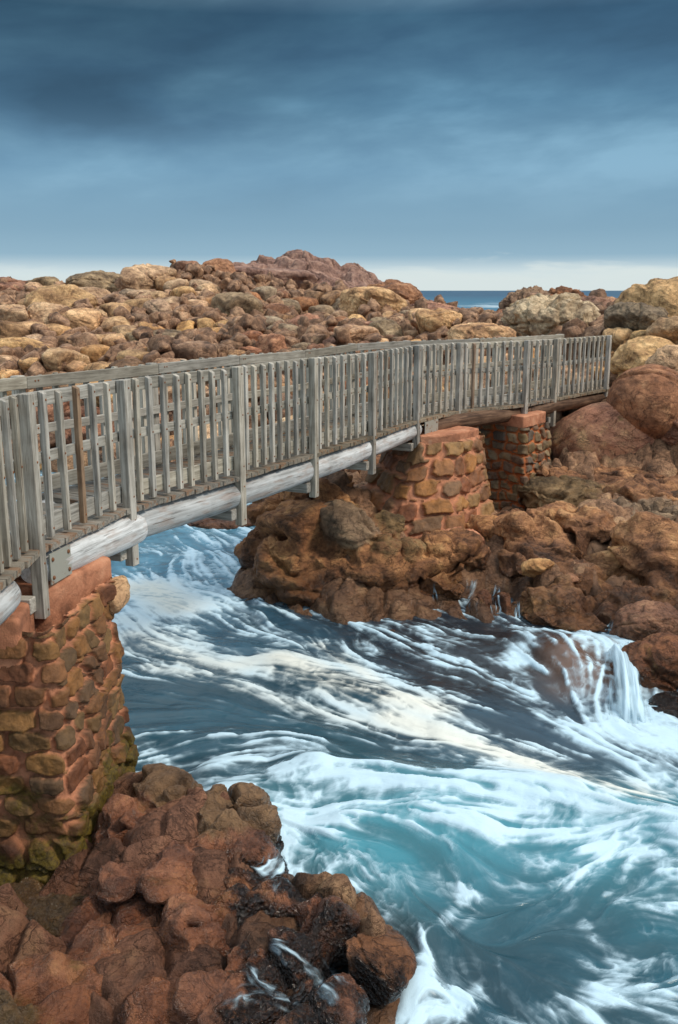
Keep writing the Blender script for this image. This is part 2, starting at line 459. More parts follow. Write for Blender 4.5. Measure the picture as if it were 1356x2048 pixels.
def metal_mat(name, c, rustiness):
    m, T = new_mat(name)
    P = T.n('ShaderNodeNewGeometry').outputs['Position']
    n = T.noise(P, 9.0, 7, 0.7, 0.4)
    r = T.smooth(n, 0.62 - 0.25 * rustiness, 0.72 - 0.2 * rustiness)
    c1 = T.mix(r, c, T.ramp(T.noise(P, 40, 5, 0.7), [(0.3, rgb(74, 40, 22)), (0.6, rgb(140, 84, 44))]))
    finish(T, c1, 0.6, n, 0.3, 0.004)
    return m


M['plate'] = metal_mat('galvanised_plate', rgb(150, 148, 138), 0.30)
M['rust'] = metal_mat('rusty_iron', rgb(110, 70, 44), 0.9)

# stone-and-mortar material: tint per stone comes from the mesh, weathering from noise
def masonry_mat(name, mossz=None):
    m, T = new_mat(name)
    at = T.n('ShaderNodeAttribute', attribute_name='stone_tint')
    st = T.n('ShaderNodeAttribute', attribute_name='is_stone').outputs['Fac']
    P = T.n('ShaderNodeNewGeometry').outputs['Position']
    a = T.noise(P, 7.0, 10, 0.68, 0.4)
    b = T.noise(P, 36.0, 6, 0.7)
    k = T.ramp(a, [(0.30, (0.55, 0.52, 0.50)), (0.5, (1.0, 1.0, 1.0)), (0.68, (1.35, 1.28, 1.15))])
    c1 = T.mix(1.0, at.outputs['Color'], k, 'MULTIPLY')
    c1 = T.mix(T.math('MULTIPLY', T.smooth(b, 0.55, 0.7), 0.4), c1, T.mix(1.0, c1, (0.5, 0.46, 0.42), 'MULTIPLY'))
    rust = T.smooth(T.noise(T.vmath('ADD', P, (4, 9, 2)), 3.4, 8, 0.7, 0.5), 0.58, 0.70)
    c1 = T.mix(T.math('MULTIPLY', T.math('MULTIPLY', rust, st), 0.55), c1, rgb(146, 98, 34))
    grime = T.smooth(T.noise(T.vmath('ADD', P, (14, 2, 7)), 2.3, 8, 0.7, 0.4), 0.54, 0.72)
    c1 = T.mix(T.math('MULTIPLY', grime, 0.22), c1, rgb(104, 88, 66))
    if mossz is not None:
        pz = T.n('ShaderNodeSeparateXYZ', i_0=P).outputs[2]
        mo = T.math('SUBTRACT', T.noise(T.vmath('ADD', P, (1, 7, 3)), 2.4, 8, 0.65), T.math('MULTIPLY', pz, 0.42))
        mf = T.smooth(mo, 0.22 + mossz, 0.38 + mossz)
        wet = T.math('SUBTRACT', 1.0, T.smooth(pz, 0.15, 0.75))
        c1 = T.mix(wet, c1, T.mix(1.0, c1, (0.52, 0.48, 0.42), 'MULTIPLY'))
        c1 = T.mix(T.math('MULTIPLY', mf, 0.9), c1, T.ramp(b, [(0.35, rgb(44, 36, 10)), (0.6, rgb(96, 80, 14)), (0.75, rgb(122, 104, 40))]))
    bump = T.math('ADD', T.noise(P, 14.0, 12, 0.7, 0.3), T.math('MULTIPLY', b, 0.25))
    finish(T, c1, T.math('SUBTRACT', 0.86, T.math('MULTIPLY', st, 0.22)), bump, 0.7, 0.03)
    return m


M['masonry'] = masonry_mat('stone_masonry')
M['masonry_near'] = masonry_mat('stone_masonry_mossy', 0.0)


def mortar_mat():
    m, T = new_mat('terracotta_mortar')
    P = T.n('ShaderNodeNewGeometry').outputs['Position']
    a = T.noise(P, 3.0, 9, 0.65, 0.5)
    c1 = T.ramp(a, [(0.32, rgb(132, 88, 66)), (0.46, rgb(178, 118, 88)), (0.58, rgb(196, 136, 104)), (0.72, rgb(206, 162, 132))])
    g = T.smooth(T.noise(P, 7.0, 8, 0.7), 0.60, 0.7)
    c1 = T.mix(T.math('MULTIPLY', g, 0.5), c1, rgb(116, 92, 70))
    finish(T, c1, 0.9, T.math('ADD', T.noise(P, 9.0, 12, 0.7), T.math('MULTIPLY', T.noise(P, 70.0, 4, 0.7), .3)), 0.8, 0.03)
    return m


M['mortar'] = mortar_mat()

# ------------------------------------------------------------------ rocks
_ico = {}


def ico(sub):
    if sub not in _ico:
        bm = bmesh.new()
        bmesh.ops.create_icosphere(bm, subdivisions=sub, radius=1.0)
        v = np.array([x.co[:] for x in bm.verts])
        f = np.array([[w.index for w in p.verts] for p in bm.faces])
        bm.free()
        _ico[sub] = (v / np.linalg.norm(v, axis=1)[:, None], f)
    return _ico[sub]


def rot_m(rx, ry, rz):
    return np.array((Matrix.Rotation(rz, 3, 'Z') @ Matrix.Rotation(ry, 3, 'Y') @ Matrix.Rotation(rx, 3, 'X')))


def rock_shape(seed, sub=5, planes=12, p=9.0, amp=0.12, cracks=2, strata=0.0, dip=0.3, freq=1.6, octv=6, rough=0.52, box=True, elong=(1, 1, 1), tilt=(0, 0, 0), cdepth=0.08):
    """rounded, jointed block: soft convex polyhedron, fractal relief, joints and bedding grooves"""
    rs = np.random.RandomState(seed)
    d, f = ico(sub)
    n = rs.normal(size=(planes, 3)); n /= np.linalg.norm(n, axis=1)[:, None]
    # spread the facets
    for _ in range(12):
        diff = n[:, None] - n[None]
        dist = np.linalg.norm(diff, axis=2) + np.eye(planes)
        n += 0.05 * (diff / dist[..., None] ** 3).sum(1)
        n /= np.linalg.norm(n, axis=1)[:, None]
    h = rs.uniform(0.50, 1.08, planes)
    r = (np.maximum(d @ n.T, 0) / h) ** p
    r = r.sum(1) ** (-1.0 / p)
    P = d * r[:, None] * np.array(elong)
    so = rs.uniform(0, 90, 3)
    dd = fbm(P * freq + so, seed, octv, rough) * amp
    for k in range(cracks):
        cn = rs.normal(size=3); cn /= np.linalg.norm(cn)
        o = rs.uniform(-0.5, 0.5)
        t = np.abs(P @ cn - o + 0.10 * fbm(P * 2 + so + k * 9, seed + k, 3))
        w = rs.uniform(0.018, 0.045)
        dd -= cdepth * np.exp(-(t / w) ** 2) * sstep(fbm(P * 1.3 + 3 * k + so, seed + 50 + k, 2), -0.35, 0.1)
    if strata:
        sn = np.array([math.sin(dip) * math.cos(seed), math.sin(dip) * math.sin(seed), math.cos(dip)])
        q = (P @ sn) * 6.0 + 1.0 * fbm(P * 1.2 + so, seed + 9, 3)
        fr = q - np.floor(q)
        lay = _h(np.floor(q).astype(np.int64), np.zeros(len(q), np.int64), np.zeros(len(q), np.int64), seed)
        dd += strata * ((lay - 0.5) * sstep(fr, 0.0, 0.25) * (1 - sstep(fr, 0.85, 1.0)) - 0.35 * np.exp(-((fr - 0.03) / 0.06) ** 2))
    fz = fbm(P * np.array([1.6, 2.4, 6.0]) @ rot_m(dip, 0, seed).T + so, seed + 31, 4)
    dd += amp * .38 * (0.5 - np.abs(fz) * 2.0)
    P = P + d * dd[:, None]
    P = P @ rot_m(*tilt).T
    if box:
        lo, hi = P.min(0), P.max(0)
        P = (P - (lo + hi) / 2) / ((hi - lo) / 2)
    return P, f


# ------------------------------------------------------------------ the rocks one can tell apart: photo position and size, distance, stone, look
# (u, v, w, h, distance, material, name, label, options)
R = []


def rk(u, v, w, h, Y, mat, label, name='rock', **o):
    R.append((u, v, w, h, Y, mat, name, label, o))


# --- far shore by the end of the bridge
rk(1222, 872, 262, 150, 19.0, 'pink', 'broad smooth pink and cream dome rock under the far end of the footbridge', 'dome_rock', p=7, fit=False, grow=1.0, planes=9, amp=.045, cracks=2, cdepth=.04, strata=.010, depth=1.3)
rk(1300, 815, 170, 150, 18.6, 'redbrown', 'big dark red-brown boulder leaning above the pink dome rock', 'boulder', p=9, fit=False, grow=1.0, planes=8, amp=.06, strata=.015, cracks=2)
rk(1345, 850, 60, 90, 18.2, 'redbrown', 'upright red boulder cut by the frame beside the dome rock', 'boulder')
rk(1298, 738, 150, 112, 21.6, 'tan', 'smooth tan slab boulder behind the footbridge end post', 'boulder', p=7, fit=False, grow=1.0, planes=9, amp=.08)
rk(1345, 745, 110, 90, 20.0, 'ochre', 'tan-brown rounded boulder above the red boulder by the footbridge end', 'boulder', p=7, fit=False, grow=1.0)
rk(1240, 960, 240, 60, 17.3, 'bankred', 'long low orange-brown ledge at the foot of the pink dome rock', 'ledge_rock', planes=14)
rk(1330, 975, 120, 70, 17.0, 'bankred', 'dark orange ledge with black stain below the pink dome', 'ledge_rock')
rk(1125, 958, 110, 70, 17.2, 'redbrown', 'cracked brown rock between the square pier and the dome rock', 'rock')
rk(1100, 938, 60, 40, 17.4, 'ochre', 'small ochre rock wedged against the square stone pier', 'rock')
rk(1140, 1003, 210, 96, 16.0, 'olive', 'long olive mossy rock lying in front of the square pier', 'rock', cracks=4, planes=14)
rk(1290, 998, 190, 70, 15.8, 'bank', 'flat brown shelf rock above the stepped bank', 'shelf_rock', planes=14)
rk(1325, 1045, 160, 84, 14.6, 'bankgrey', 'grey-brown lichened rock on the crest of the stepped bank', 'rock')
rk(1230, 1030, 120, 60, 15.0, 'bankgrey', 'pale weathered rock behind the stepped bank ledges', 'rock')
rk(1010, 1050, 80, 60, 15.0, 'bankred', 'pinkish rock beside the small green pool under the square pier', 'rock')
rk(960, 1075, 90, 60, 14.2, 'bankred', 'low wet red rock where the mortar apron of the wide pier ends', 'rock')
rk(1035, 1085, 96, 120, 14.0, 'bank', 'layered brown block at the near corner of the stepped bank', 'rock', cracks=5)
rk(1145, 1058, 190, 90, 14.2, 'bank', 'wide furrowed brown ledge, topmost of the stepped bank', 'ledge_rock', cracks=5)
rk(1140, 1102, 190, 76, 13.6, 'bank', 'brown hump ledge, second step of the stepped bank', 'ledge_rock', cracks=4)
rk(1160, 1150, 210, 80, 13.1, 'bank', 'low brown ledge, third step of the stepped bank', 'ledge_rock', cracks=4)
rk(1040, 1145, 110, 100, 13.2, 'bank', 'rounded brown block under the layered corner block', 'rock', cracks=4)
rk(1292, 1125, 190, 170, 13.2, 'bank', 'massive brown block with a black vertical joint in the stepped bank', 'rock', cracks=4, p=11)
rk(1078, 1138, 52, 38, 12.6, 'ochre', 'small pale tan stone resting on the brown bank ledge', 'stone', cracks=0)
rk(1135, 1165, 36, 34, 12.4, 'redbrown', 'small red cube-shaped stone set on the bank ledge', 'stone', cracks=0)
rk(1150, 1218, 260, 130, 12.2, 'bank', 'wide smooth brown rock face rising straight from the rapids', 'rock', cracks=4, p=10)
rk(1062, 1218, 70, 110, 12.25, 'bank', 'narrow upright brown rock between two thin waterfalls', 'rock')
rk(1256, 1220, 120, 120, 12.0, 'bank', 'triangular brown rock beside the trickle in the bank', 'rock', cracks=3)
rk(1330, 1205, 130, 90, 12.2, 'bank', 'brown sloping rock above the red boulders at the rapids', 'rock')
rk(1008, 1222, 50, 66, 12.3, 'bankred', 'dark wet red stone in the double waterfall', 'stone')
rk(965, 1210, 40, 56, 12.2, 'bankred', 'small round wet stone parting the little waterfall', 'stone', p=5)
rk(1308, 1262, 130, 100, 11.0, 'bankred', 'red-brown rounded boulder, upper one over the foaming cascade', 'boulder', cracks=3)
rk(1322, 1352, 150, 160, 10.0, 'bankred', 'large red boulder with a cross crack beside the foaming cascade', 'boulder', cracks=3, p=7)
rk(1352, 1435, 110, 80, 9.2, 'near_dark', 'black weed-covered rock at the foot of the cascade', 'rock', amp=.2)
# --- the mass under the wide pier
rk(520, 1108, 100, 100, 13.7, 'bankred', 'knobbly brown rock at the waterline under the footbridge logs', 'rock', cracks=4)
rk(585, 1105, 150, 200, 13.3, 'bankred', 'tall tilted reddish slab with yellow lichen under the footbridge', 'slab_rock', cracks=3, tilt=(0, .5, .2))
rk(702, 1062, 112, 84, 13.0, 'bankgrey', 'smooth grey-tan pillow rock under the footbridge', 'rock', cracks=0, p=7, amp=.06)
rk(640, 1150, 190, 110, 12.85, 'bank', 'wet brown rock face meeting the dark water under the footbridge', 'rock', cracks=3)
rk(745, 1145, 170, 130, 12.9, 'bank', 'broad rust-brown rock under the wide stone pier', 'rock', cracks=3)
rk(762, 1108, 60, 70, 12.7, 'olive', 'small rounded olive rock on top of the rust-brown rock', 'rock', cracks=1)
rk(770, 1060, 90, 70, 13.4, 'olive', 'mossy dark rock at the foot of the wide pier', 'rock')
rk(815, 1118, 70, 80, 12.9, 'olive', 'blunt olive-brown rock beneath the wide pier masonry', 'rock')
rk(850, 1165, 110, 90, 12.7, 'bank', 'square brown rock at the waterline beneath the wide pier', 'rock', cracks=3)
rk(870, 1110, 80, 80, 13.1, 'bankred', 'red-brown rock touching the orange mortar apron', 'rock')
rk(925, 1125, 110, 110, 13.2, 'bank', 'ridged brown rock sloping to the little double waterfall', 'rock', cracks=4)
rk(905, 1185, 70, 60, 12.4, 'bank', 'low wet brown rock at the water beside the thin waterfall', 'rock')
rk(570, 1010, 140, 56, 15.0, 'bankred', 'flat reddish slab in the shade of the footbridge', 'slab_rock', tilt=(0, .2, 0))
rk(640, 1000, 150, 70, 14.4, 'bankred', 'long red tilted rock below the log beam', 'rock', tilt=(0, .35, 0))
rk(690, 968, 60, 40, 14.8, 'tan', 'pale cream rock lodged below the log beam', 'rock')
rk(640, 965, 110, 44, 15.4, 'bankred', 'smooth pinkish slab just below the log beam', 'slab_rock')
rk(545, 1040, 90, 70, 14.3, 'bank', 'brown lump rock below the log beam near the water', 'rock')
rk(440, 1042, 110, 30, 17.2, 'bankred', 'low brown reef rock showing beyond the log beam', 'rock')
rk(670, 1030, 110, 56, 13.9, 'olive', 'dark speckled rock behind the grey pillow rock', 'rock')
# --- near bank round the tall pier
rk(332, 1640, 150, 170, 6.75, 'near_ochre', 'grooved dark ochre rock against the foot of the tall pier', 'rock', cracks=4, strata=.06, grow=1.4, cut=.80, planes=10)
rk(455, 1672, 180, 190, 6.4, 'near_ochre', 'pointed ochre rock with a mussel-black flank beside the foam', 'rock', cracks=4, strata=.06, grow=1.4, cut=.72, planes=11, tilt=(0, .45, 0))
rk(262, 1690, 150, 170, 6.4, 'near_red', 'smooth red slab rising to the foot of the tall pier', 'slab_rock', cracks=2, p=7)
rk(345, 1760, 150, 170, 5.85, 'near_red', 'rounded salmon-red boulder below the tall pier', 'boulder', cracks=2, p=7)
rk(235, 1790, 130, 170, 5.75, 'near_red', 'olive-stained red rock pressed to the base of the tall pier', 'rock', cracks=3)
rk(290, 1845, 150, 130, 5.6, 'near_red', 'cracked red rock sloping below the salmon boulder', 'rock', cracks=4)
rk(205, 1862, 130, 90, 5.45, 'near_red', 'small green-edged red rock on the bank under the tall pier', 'rock')
rk(225, 1925, 260, 130, 5.15, 'near_red', 'wide smooth red rock at the edge of the orange pool', 'rock', cracks=2, p=7)
rk(390, 1880, 170, 160, 5.25, 'near_red', 'speckled red rock with barnacles beside the dark rocks', 'rock', cracks=3)
rk(100, 1880, 190, 180, 5.6, 'near_moss', 'yellow-green mossy rock under the corner of the tall pier', 'rock', cracks=2)
rk(35, 1850, 120, 170, 5.8, 'near_moss', 'dark mossy rock at the foot of the tall pier face', 'rock')
rk(475, 1740, 150, 150, 6.0, 'near_dark', 'rough mussel-covered rock below the pointed ochre rock', 'rock', amp=.18)
rk(415, 1720, 120, 120, 6.15, 'near_dark', 'dark barnacled rock between the salmon boulder and the ochre rock', 'rock', amp=.18)
rk(560, 1825, 130, 120, 5.55, 'near_dark', 'orange-topped wedge rock among the mussel beds', 'rock', amp=.16, tilt=(0, .5, 0))
rk(655, 1850, 170, 140, 5.35, 'near_dark', 'brown-black knobbly rock jutting into the swirling foam', 'rock', amp=.2)
rk(480, 1850, 130, 130, 5.45, 'near_dark', 'brown barnacled rock beside the small trapped pool', 'rock', amp=.18)
rk(560, 1950, 240, 150, 4.95, 'near_dark', 'broad dark rock streaked by runnels of white water', 'rock', amp=.16)
rk(740, 1925, 150, 110, 5.0, 'near_dark', 'weed-hung dark rock awash at the edge of the foam', 'rock', amp=.2)
rk(110, 2010, 300, 120, 4.75, 'near_orange', 'flat bright orange rock in the shallow pool', 'rock', cracks=3, p=6)
rk(275, 1975, 80, 60, 4.85, 'near_orange', 'round orange stone beside the dark pool', 'stone')
rk(300, 2025, 150, 80, 4.6, 'near_orange', 'orange-brown rock at the lip of the dark pool', 'rock')
rk(400, 2005, 150, 90, 4.65, 'near_red', 'red hump rock below the runnel of white water', 'rock')
rk(520, 2040, 240, 90, 4.5, 'near_dark', 'dark shelf rock washed by a film of water', 'shelf_rock', amp=.16)
rk(660, 2020, 150, 80, 4.6, 'near_dark', 'low black rock slipping under the foam', 'rock', amp=.18)
rk(20, 2030, 120, 90, 4.5, 'near_moss', 'dark olive stone at the edge of the orange pool', 'stone')
# --- right-hand headland behind the bridge
rk(1320, 640, 180, 150, 25.5, 'gold', 'huge rounded golden-brown boulder standing against the sea horizon', 'boulder', p=8, fit=False, grow=1.0, planes=10, amp=.09, cracks=2)
rk(1268, 655, 90, 90, 24.5, 'grey', 'dark cracked grey boulder at the foot of the golden boulder', 'boulder', cracks=4)
rk(1240, 690, 60, 60, 24, 'gold', 'small golden rock under the cracked grey boulder', 'rock')
rk(1310, 690, 110, 50, 23, 'gold', 'ochre boulder row at the foot of the golden boulder', 'boulder')
rk(1345, 668, 70, 60, 22.5, 'tan', 'pale tan boulder in front of the huge golden boulder', 'boulder')
rk(1105, 650, 200, 90, 29, 'lichen', 'pale green-grey furrowed rock mass behind the handrail', 'rock_mass', fit=False, grow=1.0, cracks=8, strata=.16, dip=.9, cdepth=.12, sub=6, p=9)
rk(1060, 645, 120, 80, 29.5, 'lichen', 'lichened lump joined to the furrowed rock mass', 'rock', fit=False, grow=1.0, cracks=5, strata=.14, dip=.9)
rk(1060, 615, 110, 56, 38, 'brown', 'jagged brown crag on the skyline beside the sea', 'crag', cracks=5, strata=.16, dip=1.2, amp=.25, p=14, fit=False, grow=1.0)
rk(1120, 610, 110, 50, 38, 'redbrown', 'spiky red-brown crag behind the furrowed rock mass', 'crag', cracks=5, strata=.16, dip=1.2, amp=.25, p=14, fit=False, grow=1.0)
rk(1175, 625, 110, 50, 36, 'redbrown', 'low reddish crag before the strip of sea', 'crag', cracks=5, strata=.14, amp=.22, fit=False, grow=1.0)
rk(1215, 618, 80, 36, 40, 'redbrown', 'small pink crag beside the golden boulder on the sea horizon', 'crag', cracks=4, strata=.14, amp=.22, fit=False, grow=1.0)
rk(875, 660, 100, 70, 30, 'ochre', 'tall cream-yellow pyramid boulder behind the handrail', 'boulder', p=9, cracks=1)
rk(960, 682, 120, 60, 28, 'ochre', 'smooth wedge of yellow sandstone-like rock behind the handrail', 'boulder', p=8, cracks=1)
rk(735, 612, 110, 60, 40, 'ochre', 'large pale yellow boulder below the purple hill', 'boulder', p=8)
rk(700, 680, 110, 46, 29, 'ochre', 'light tan boulder touching the middle of the handrail', 'boulder', p=7)
rk(775, 665, 56, 44, 31, 'grey', 'grey rounded boulder left of the cream pyramid'.replace('left of', 'next to'), 'boulder')
rk(163, 648, 88, 50, 36, 'tan', 'smooth pale tan boulder, widest in the boulder slope', 'boulder', p=6, amp=.06, cracks=0)
rk(92, 640, 100, 56, 36.5, 'ochre', 'broad tan-brown boulder beside the widest pale boulder', 'boulder', p=7)
rk(226, 655, 50, 42, 36, 'tan', 'round brown boulder touching the widest pale boulder', 'boulder', p=6)
rk(320, 630, 50, 56, 38, 'tan', 'upright brownish egg-shaped boulder in the boulder slope', 'boulder', p=6)
rk(385, 622, 60, 40, 38, 'ochre', 'rounded golden boulder beside the egg-shaped boulder', 'boulder', p=6)
rk(272, 690, 66, 44, 33, 'grey', 'grey-brown flat boulder above the handrail posts', 'boulder')
rk(335, 685, 70, 44, 33, 'grey', 'grey speckled boulder above the handrail', 'boulder')
rk(295, 563, 90, 56, 47, 'tan', 'tall tan boulder stack on the skyline ridge', 'boulder')
rk(210, 575, 110, 50, 47, 'grey', 'greenish boulder on the skyline ridge', 'boulder')
rk(175, 598, 70, 40, 44, 'tan', 'light brown boulder below the greenish skyline boulder', 'boulder')
rk(377, 541, 50, 32, 50, 'redbrown', 'reddish block on the skyline, smaller of two', 'boulder')
rk(437, 539, 64, 36, 50, 'redbrown', 'reddish rounded block on the skyline, larger of two', 'boulder', p=7)
# the purple layered hill
HL = dict(strata=.07, dip=.45, cracks=6, p=10, sub=6, amp=.2, freq=1.8)
rk(470, 575, 240, 70, 54, 'purple', 'flat-bedded red ledges in front of the purple hill', 'rock_ledge', depth=3.5, **HL)
rk(20, 590, 130, 46, 50, 'redbrown', 'low red-brown knoll on the skyline at the frame edge', 'rock_knoll', depth=4, strata=.10, cracks=4, amp=.14)
rk(780, 596, 120, 50, 50, 'redbrown', 'red rubble spur running from the hill to the sea', 'rock_spur', depth=3, strata=.10, cracks=4, amp=.18, fit=False, grow=1.0)
rk(860, 624, 120, 26, 46, 'redbrown', 'long low pink-red spur under the sea horizon', 'rock_spur', depth=2.5, strata=.10, cracks=4, amp=.2, fit=False, grow=1.0)
rk(945, 642, 140, 30, 42, 'redbrown', 'broken reddish spur beneath the strip of surf', 'rock_spur', depth=2.5, strata=.10, cracks=4, amp=.2, fit=False, grow=1.0)

# ------------------------------------------------------------------ terrain: a surface through measured points
C = []
for u, v, Y in [(0, 760, 26), (200, 745, 26.5), (400, 715, 27.5), (600, 700, 28.5), (800, 690, 29), (1000, 700, 28), (1150, 700, 26),
                (200, 850, 24), (60, 880, 23.5), (350, 850, 24), (500, 830, 24), (700, 800, 25), (900, 790, 25), (1100, 760, 25),
                (500, 900, 22), (650, 880, 22), (800, 840, 22.5), (950, 820, 23),
                (0, 650, 36), (200, 650, 36), (400, 650, 36), (600, 650, 37), (700, 632, 42), (880, 648, 36), (1000, 645, 36), (0, 580, 48),
                (100, 580, 50), (270, 560, 50), (440, 553, 50), (600, 580, 56), (700, 590, 54), (830, 612, 50), (900, 622, 47), (1000, 634, 43),
                (1020, 615, 42), (1100, 610, 42), (1190, 622, 42), (1010, 675, 30), (1180, 680, 27), (1260, 640, 27), (1340, 620, 26), (1300, 720, 22.5),
                (830, 1060, 14.2), (900, 1060, 14.4), (960, 1020, 16.5), (1080, 1015, 16.8), (760, 1000, 15.5), (1000, 985, 18), (700, 1000, 16)]:
    C.append(at_y(u, v, Y))
for u, v in [(375, 1048), (470, 1092), (540, 1152), (620, 1195), (740, 1196), (870, 1195), (980, 1236), (1180, 1266), (1250, 1292), (1290, 1440), (1356, 1460),
             (290, 1545), (500, 1630), (560, 1690), (500, 1775), (610, 1800), (760, 1830), (830, 1950), (700, 2047), (130, 948), (240, 990), (0, 925)]:
    C.append(at_z(u, v, -0.25))
for p3 in [(-1, 9, -1), (0, 8, -1), (1, 7, -1), (1.5, 5, -1.2), (2, 8.6, -.9), (-1.2, 11, -1), (-2.5, 14, -1), (-4, 17.5, -1), (-7, 20, -1), (-3, 11, -1), (-5, 14, -1),
           (-10, 19, -1), (3, 6, -1.2), (0.9, 5.6, -.9), (5, 4, -1), (4, 6.4, -.9), (0.2, 7.0, -.9), (-2.5, 9.2, -.9), (-5, 9, -.7), (1.2, 10, -.8), (0, 10.2, -.9), (-14, 22, -.8),
           (1.0, 3.6, -1.0), (3, 3.5, -1.2), (-2.0, 7.2, .1), (-3, 7, .1), (-4, 6.5, .1), (-2.2, 5.6, .3), (-2.6, 5, .3), (-1.9, 4.6, .12), (-1.5, 4.2, .3), (-2.6, 4.2, .2), (-4, 4, .5), (-1, 3.5, .25), (-3, 2.5, .5), (0, 3, -.2),
           (-30, 32, 3.2), (-24, 26, 1.0), (28, 22, 4), (16, 13, 3.2), (9, 9.5, 2.4), (7, 13, 2.0), (9, 17, 2.4), (11, 22, 3.2), (20, 30, 3), (6, 7.4, .6), (10, 6, .8), (20, 8, 2),
           (-60, 80, -3), (-30, 95, -3), (0, 92, -3), (14, 70, -3), (24, 62, -3), (40, 60, -3), (60, 60, -3), (8, 62, -2), (-45, 55, 3.5), (-60, 40, 3), (34, 40, -1), (60, 40, -2), (12, 50, -1.2)]:
    C.append(np.array(p3, float))
centers = []
for (u, v, w, h, Y, mat, name, label, o) in R:
    c = at_y(u, v, Y)
    sz = h / 2 * Y / FPX
    centers.append(c)
    if name not in ('rock_hill',) and Y > 7.5:
        C.append(np.array([c[0], c[1], c[2] + (0.32 if Y < 19 else -.2) * sz]))
    elif Y <= 7.5:
        C.append(np.array([c[0], c[1] + .1, c[2] + 0.62 * sz]))
C = np.array(C)
keep = []
for i, c in enumerate(C):
    if all(np.hypot(*(C[j][:2] - c[:2])) > 0.12 for j in keep):
        keep.append(i)
C = C[keep]
D = np.hypot(C[:, None, 0] - C[None, :, 0], C[:, None, 1] - C[None, :, 1])
NP = len(C)
A = np.zeros((NP + 3, NP + 3))
A[:NP, :NP] = -D - np.eye(NP) * 0.05
A[:NP, NP] = 1; A[:NP, NP + 1:] = C[:, :2]; A[NP, :NP] = 1; A[NP + 1:, :NP] = C[:, :2].T
SOL = np.linalg.solve(A, np.concatenate([C[:, 2], np.zeros(3)]))


def ground(x, y):
    x = np.asarray(x, float).ravel(); y = np.asarray(y, float).ravel()
    z = np.empty(len(x))
    for s in range(0, len(x), 20000):
        xs, ys = x[s:s + 20000], y[s:s + 20000]
        d = np.hypot(xs[:, None] - C[None, :, 0], ys[:, None] - C[None, :, 1])
        z[s:s + 20000] = -d @ SOL[:NP] + SOL[NP] + SOL[NP + 1] * xs + SOL[NP + 2] * ys
    return z


def ground_rock(x, y):
    """ground broken into joint blocks"""
    z = ground(x, y)
    q = np.stack([x, y, z], 1)
    amp = 0.16 + 0.02 * np.clip(y - 12, 0, 16)
    wx = x + 0.25 * fbm(q * 0.8, 3, 3); wy = y + 0.25 * fbm(q * 0.8 + 40, 4, 3)
    for sc_, k, seed in ((1.1, 1.0, 11), (2.6, 0.5, 12)):
        s = sc_ / (1 + 0.015 * np.clip(y - 12, 0, 40))
        f1, f2, hid, ox, oy = vor2(wx * s, wy * s * 0.8, seed)
        cr = sstep(f2 - f1, 0.0, 0.22)
        tilt = (hid * 37 % 1 - .5) * ox + (hid * 91 % 1 - .5) * oy
        z = z + amp * k * (1.1 * (hid - 0.55) + 1.2 * tilt - 0.75 * (1 - cr))
    z = z + 0.08 * fbm(q * 2.2, 5, 5) * (amp / 0.2) + amp * 1.1 * billow(q * 1.5 + .3 * fbm(q * 1.2, 6, 2)[:, None], 15, 5)
    return z


NXT, NYT = 620, 960
tt = np.linspace(0, 1, NYT)
Yt = 2.6 * (96 / 2.6) ** tt
xt = np.linspace(-0.62, 0.62, NXT)
GX = (xt[None, :] * (Yt[:, None] + 2.5)).ravel(); GY = np.repeat(Yt, NXT)
GZ = ground_rock(GX, GY)
terr = link('terrain', mesh_np('terrain', np.stack([GX, GY, GZ], 1), grid_faces(NXT, NYT)), M['terrain'])
tag(terr, kind='structure')

# ------------------------------------------------------------------ rocks fitted to their neighbours: jointed bedrock and jammed boulders
ROCKS = []        # every rock: centre, half sizes, name, material, label, category, group, options
for i, (u, v, w, h, Y, mat, name, label, o) in enumerate(R):
    o = dict(o)
    sx, sz = w / 2 * Y / FPX, h / 2 * Y / FPX * 1.02
    sy = o.pop('depth', 0.62 * (sx + sz))
    px = max(w, h)
    o.setdefault('sub', 6 if px > 84 else 5)
    o.setdefault('p', 24.0 if Y < 20 else 10.0)
    o.setdefault('amp', 0.17 if Y < 20 else .14)
    if Y < 7.5:
        o['amp'] = min(o['amp'], .12); o['p'] = o.get('p', 26.0) if o.get('p', 26.0) > 20 else 26.0; o.setdefault('cracks', 3); o.setdefault('strata', .03); o.setdefault('freq', 1.3)
    if Y < 20:
        o.setdefault('grow', 1.42)
        o.setdefault('freq', 1.7); o.setdefault('cracks', 4)
    if name == 'stone':
        o.setdefault('grow', 1.05)
    cat = {'boulder': 'boulder', 'stone': 'stone'}.get(name, 'rock')
    ROCKS.append((centers[i], np.array([sx, sy, sz]), name, mat, label, cat, None, o))

rnd = random.Random(5)


def hit_ground(u, v):
    d = ray(u, v)
    Y = 19.0 * (80 / 19.0) ** np.linspace(0, 1, 240)
    p = np.array([0, 0, CAM_H])[None] + d[None] * (Y / d[1])[:, None]
    below = p[:, 2] < ground(p[:, 0], p[:, 1])
    if not below.any():
        return None
    k = int(np.argmax(below))
    return p[k]


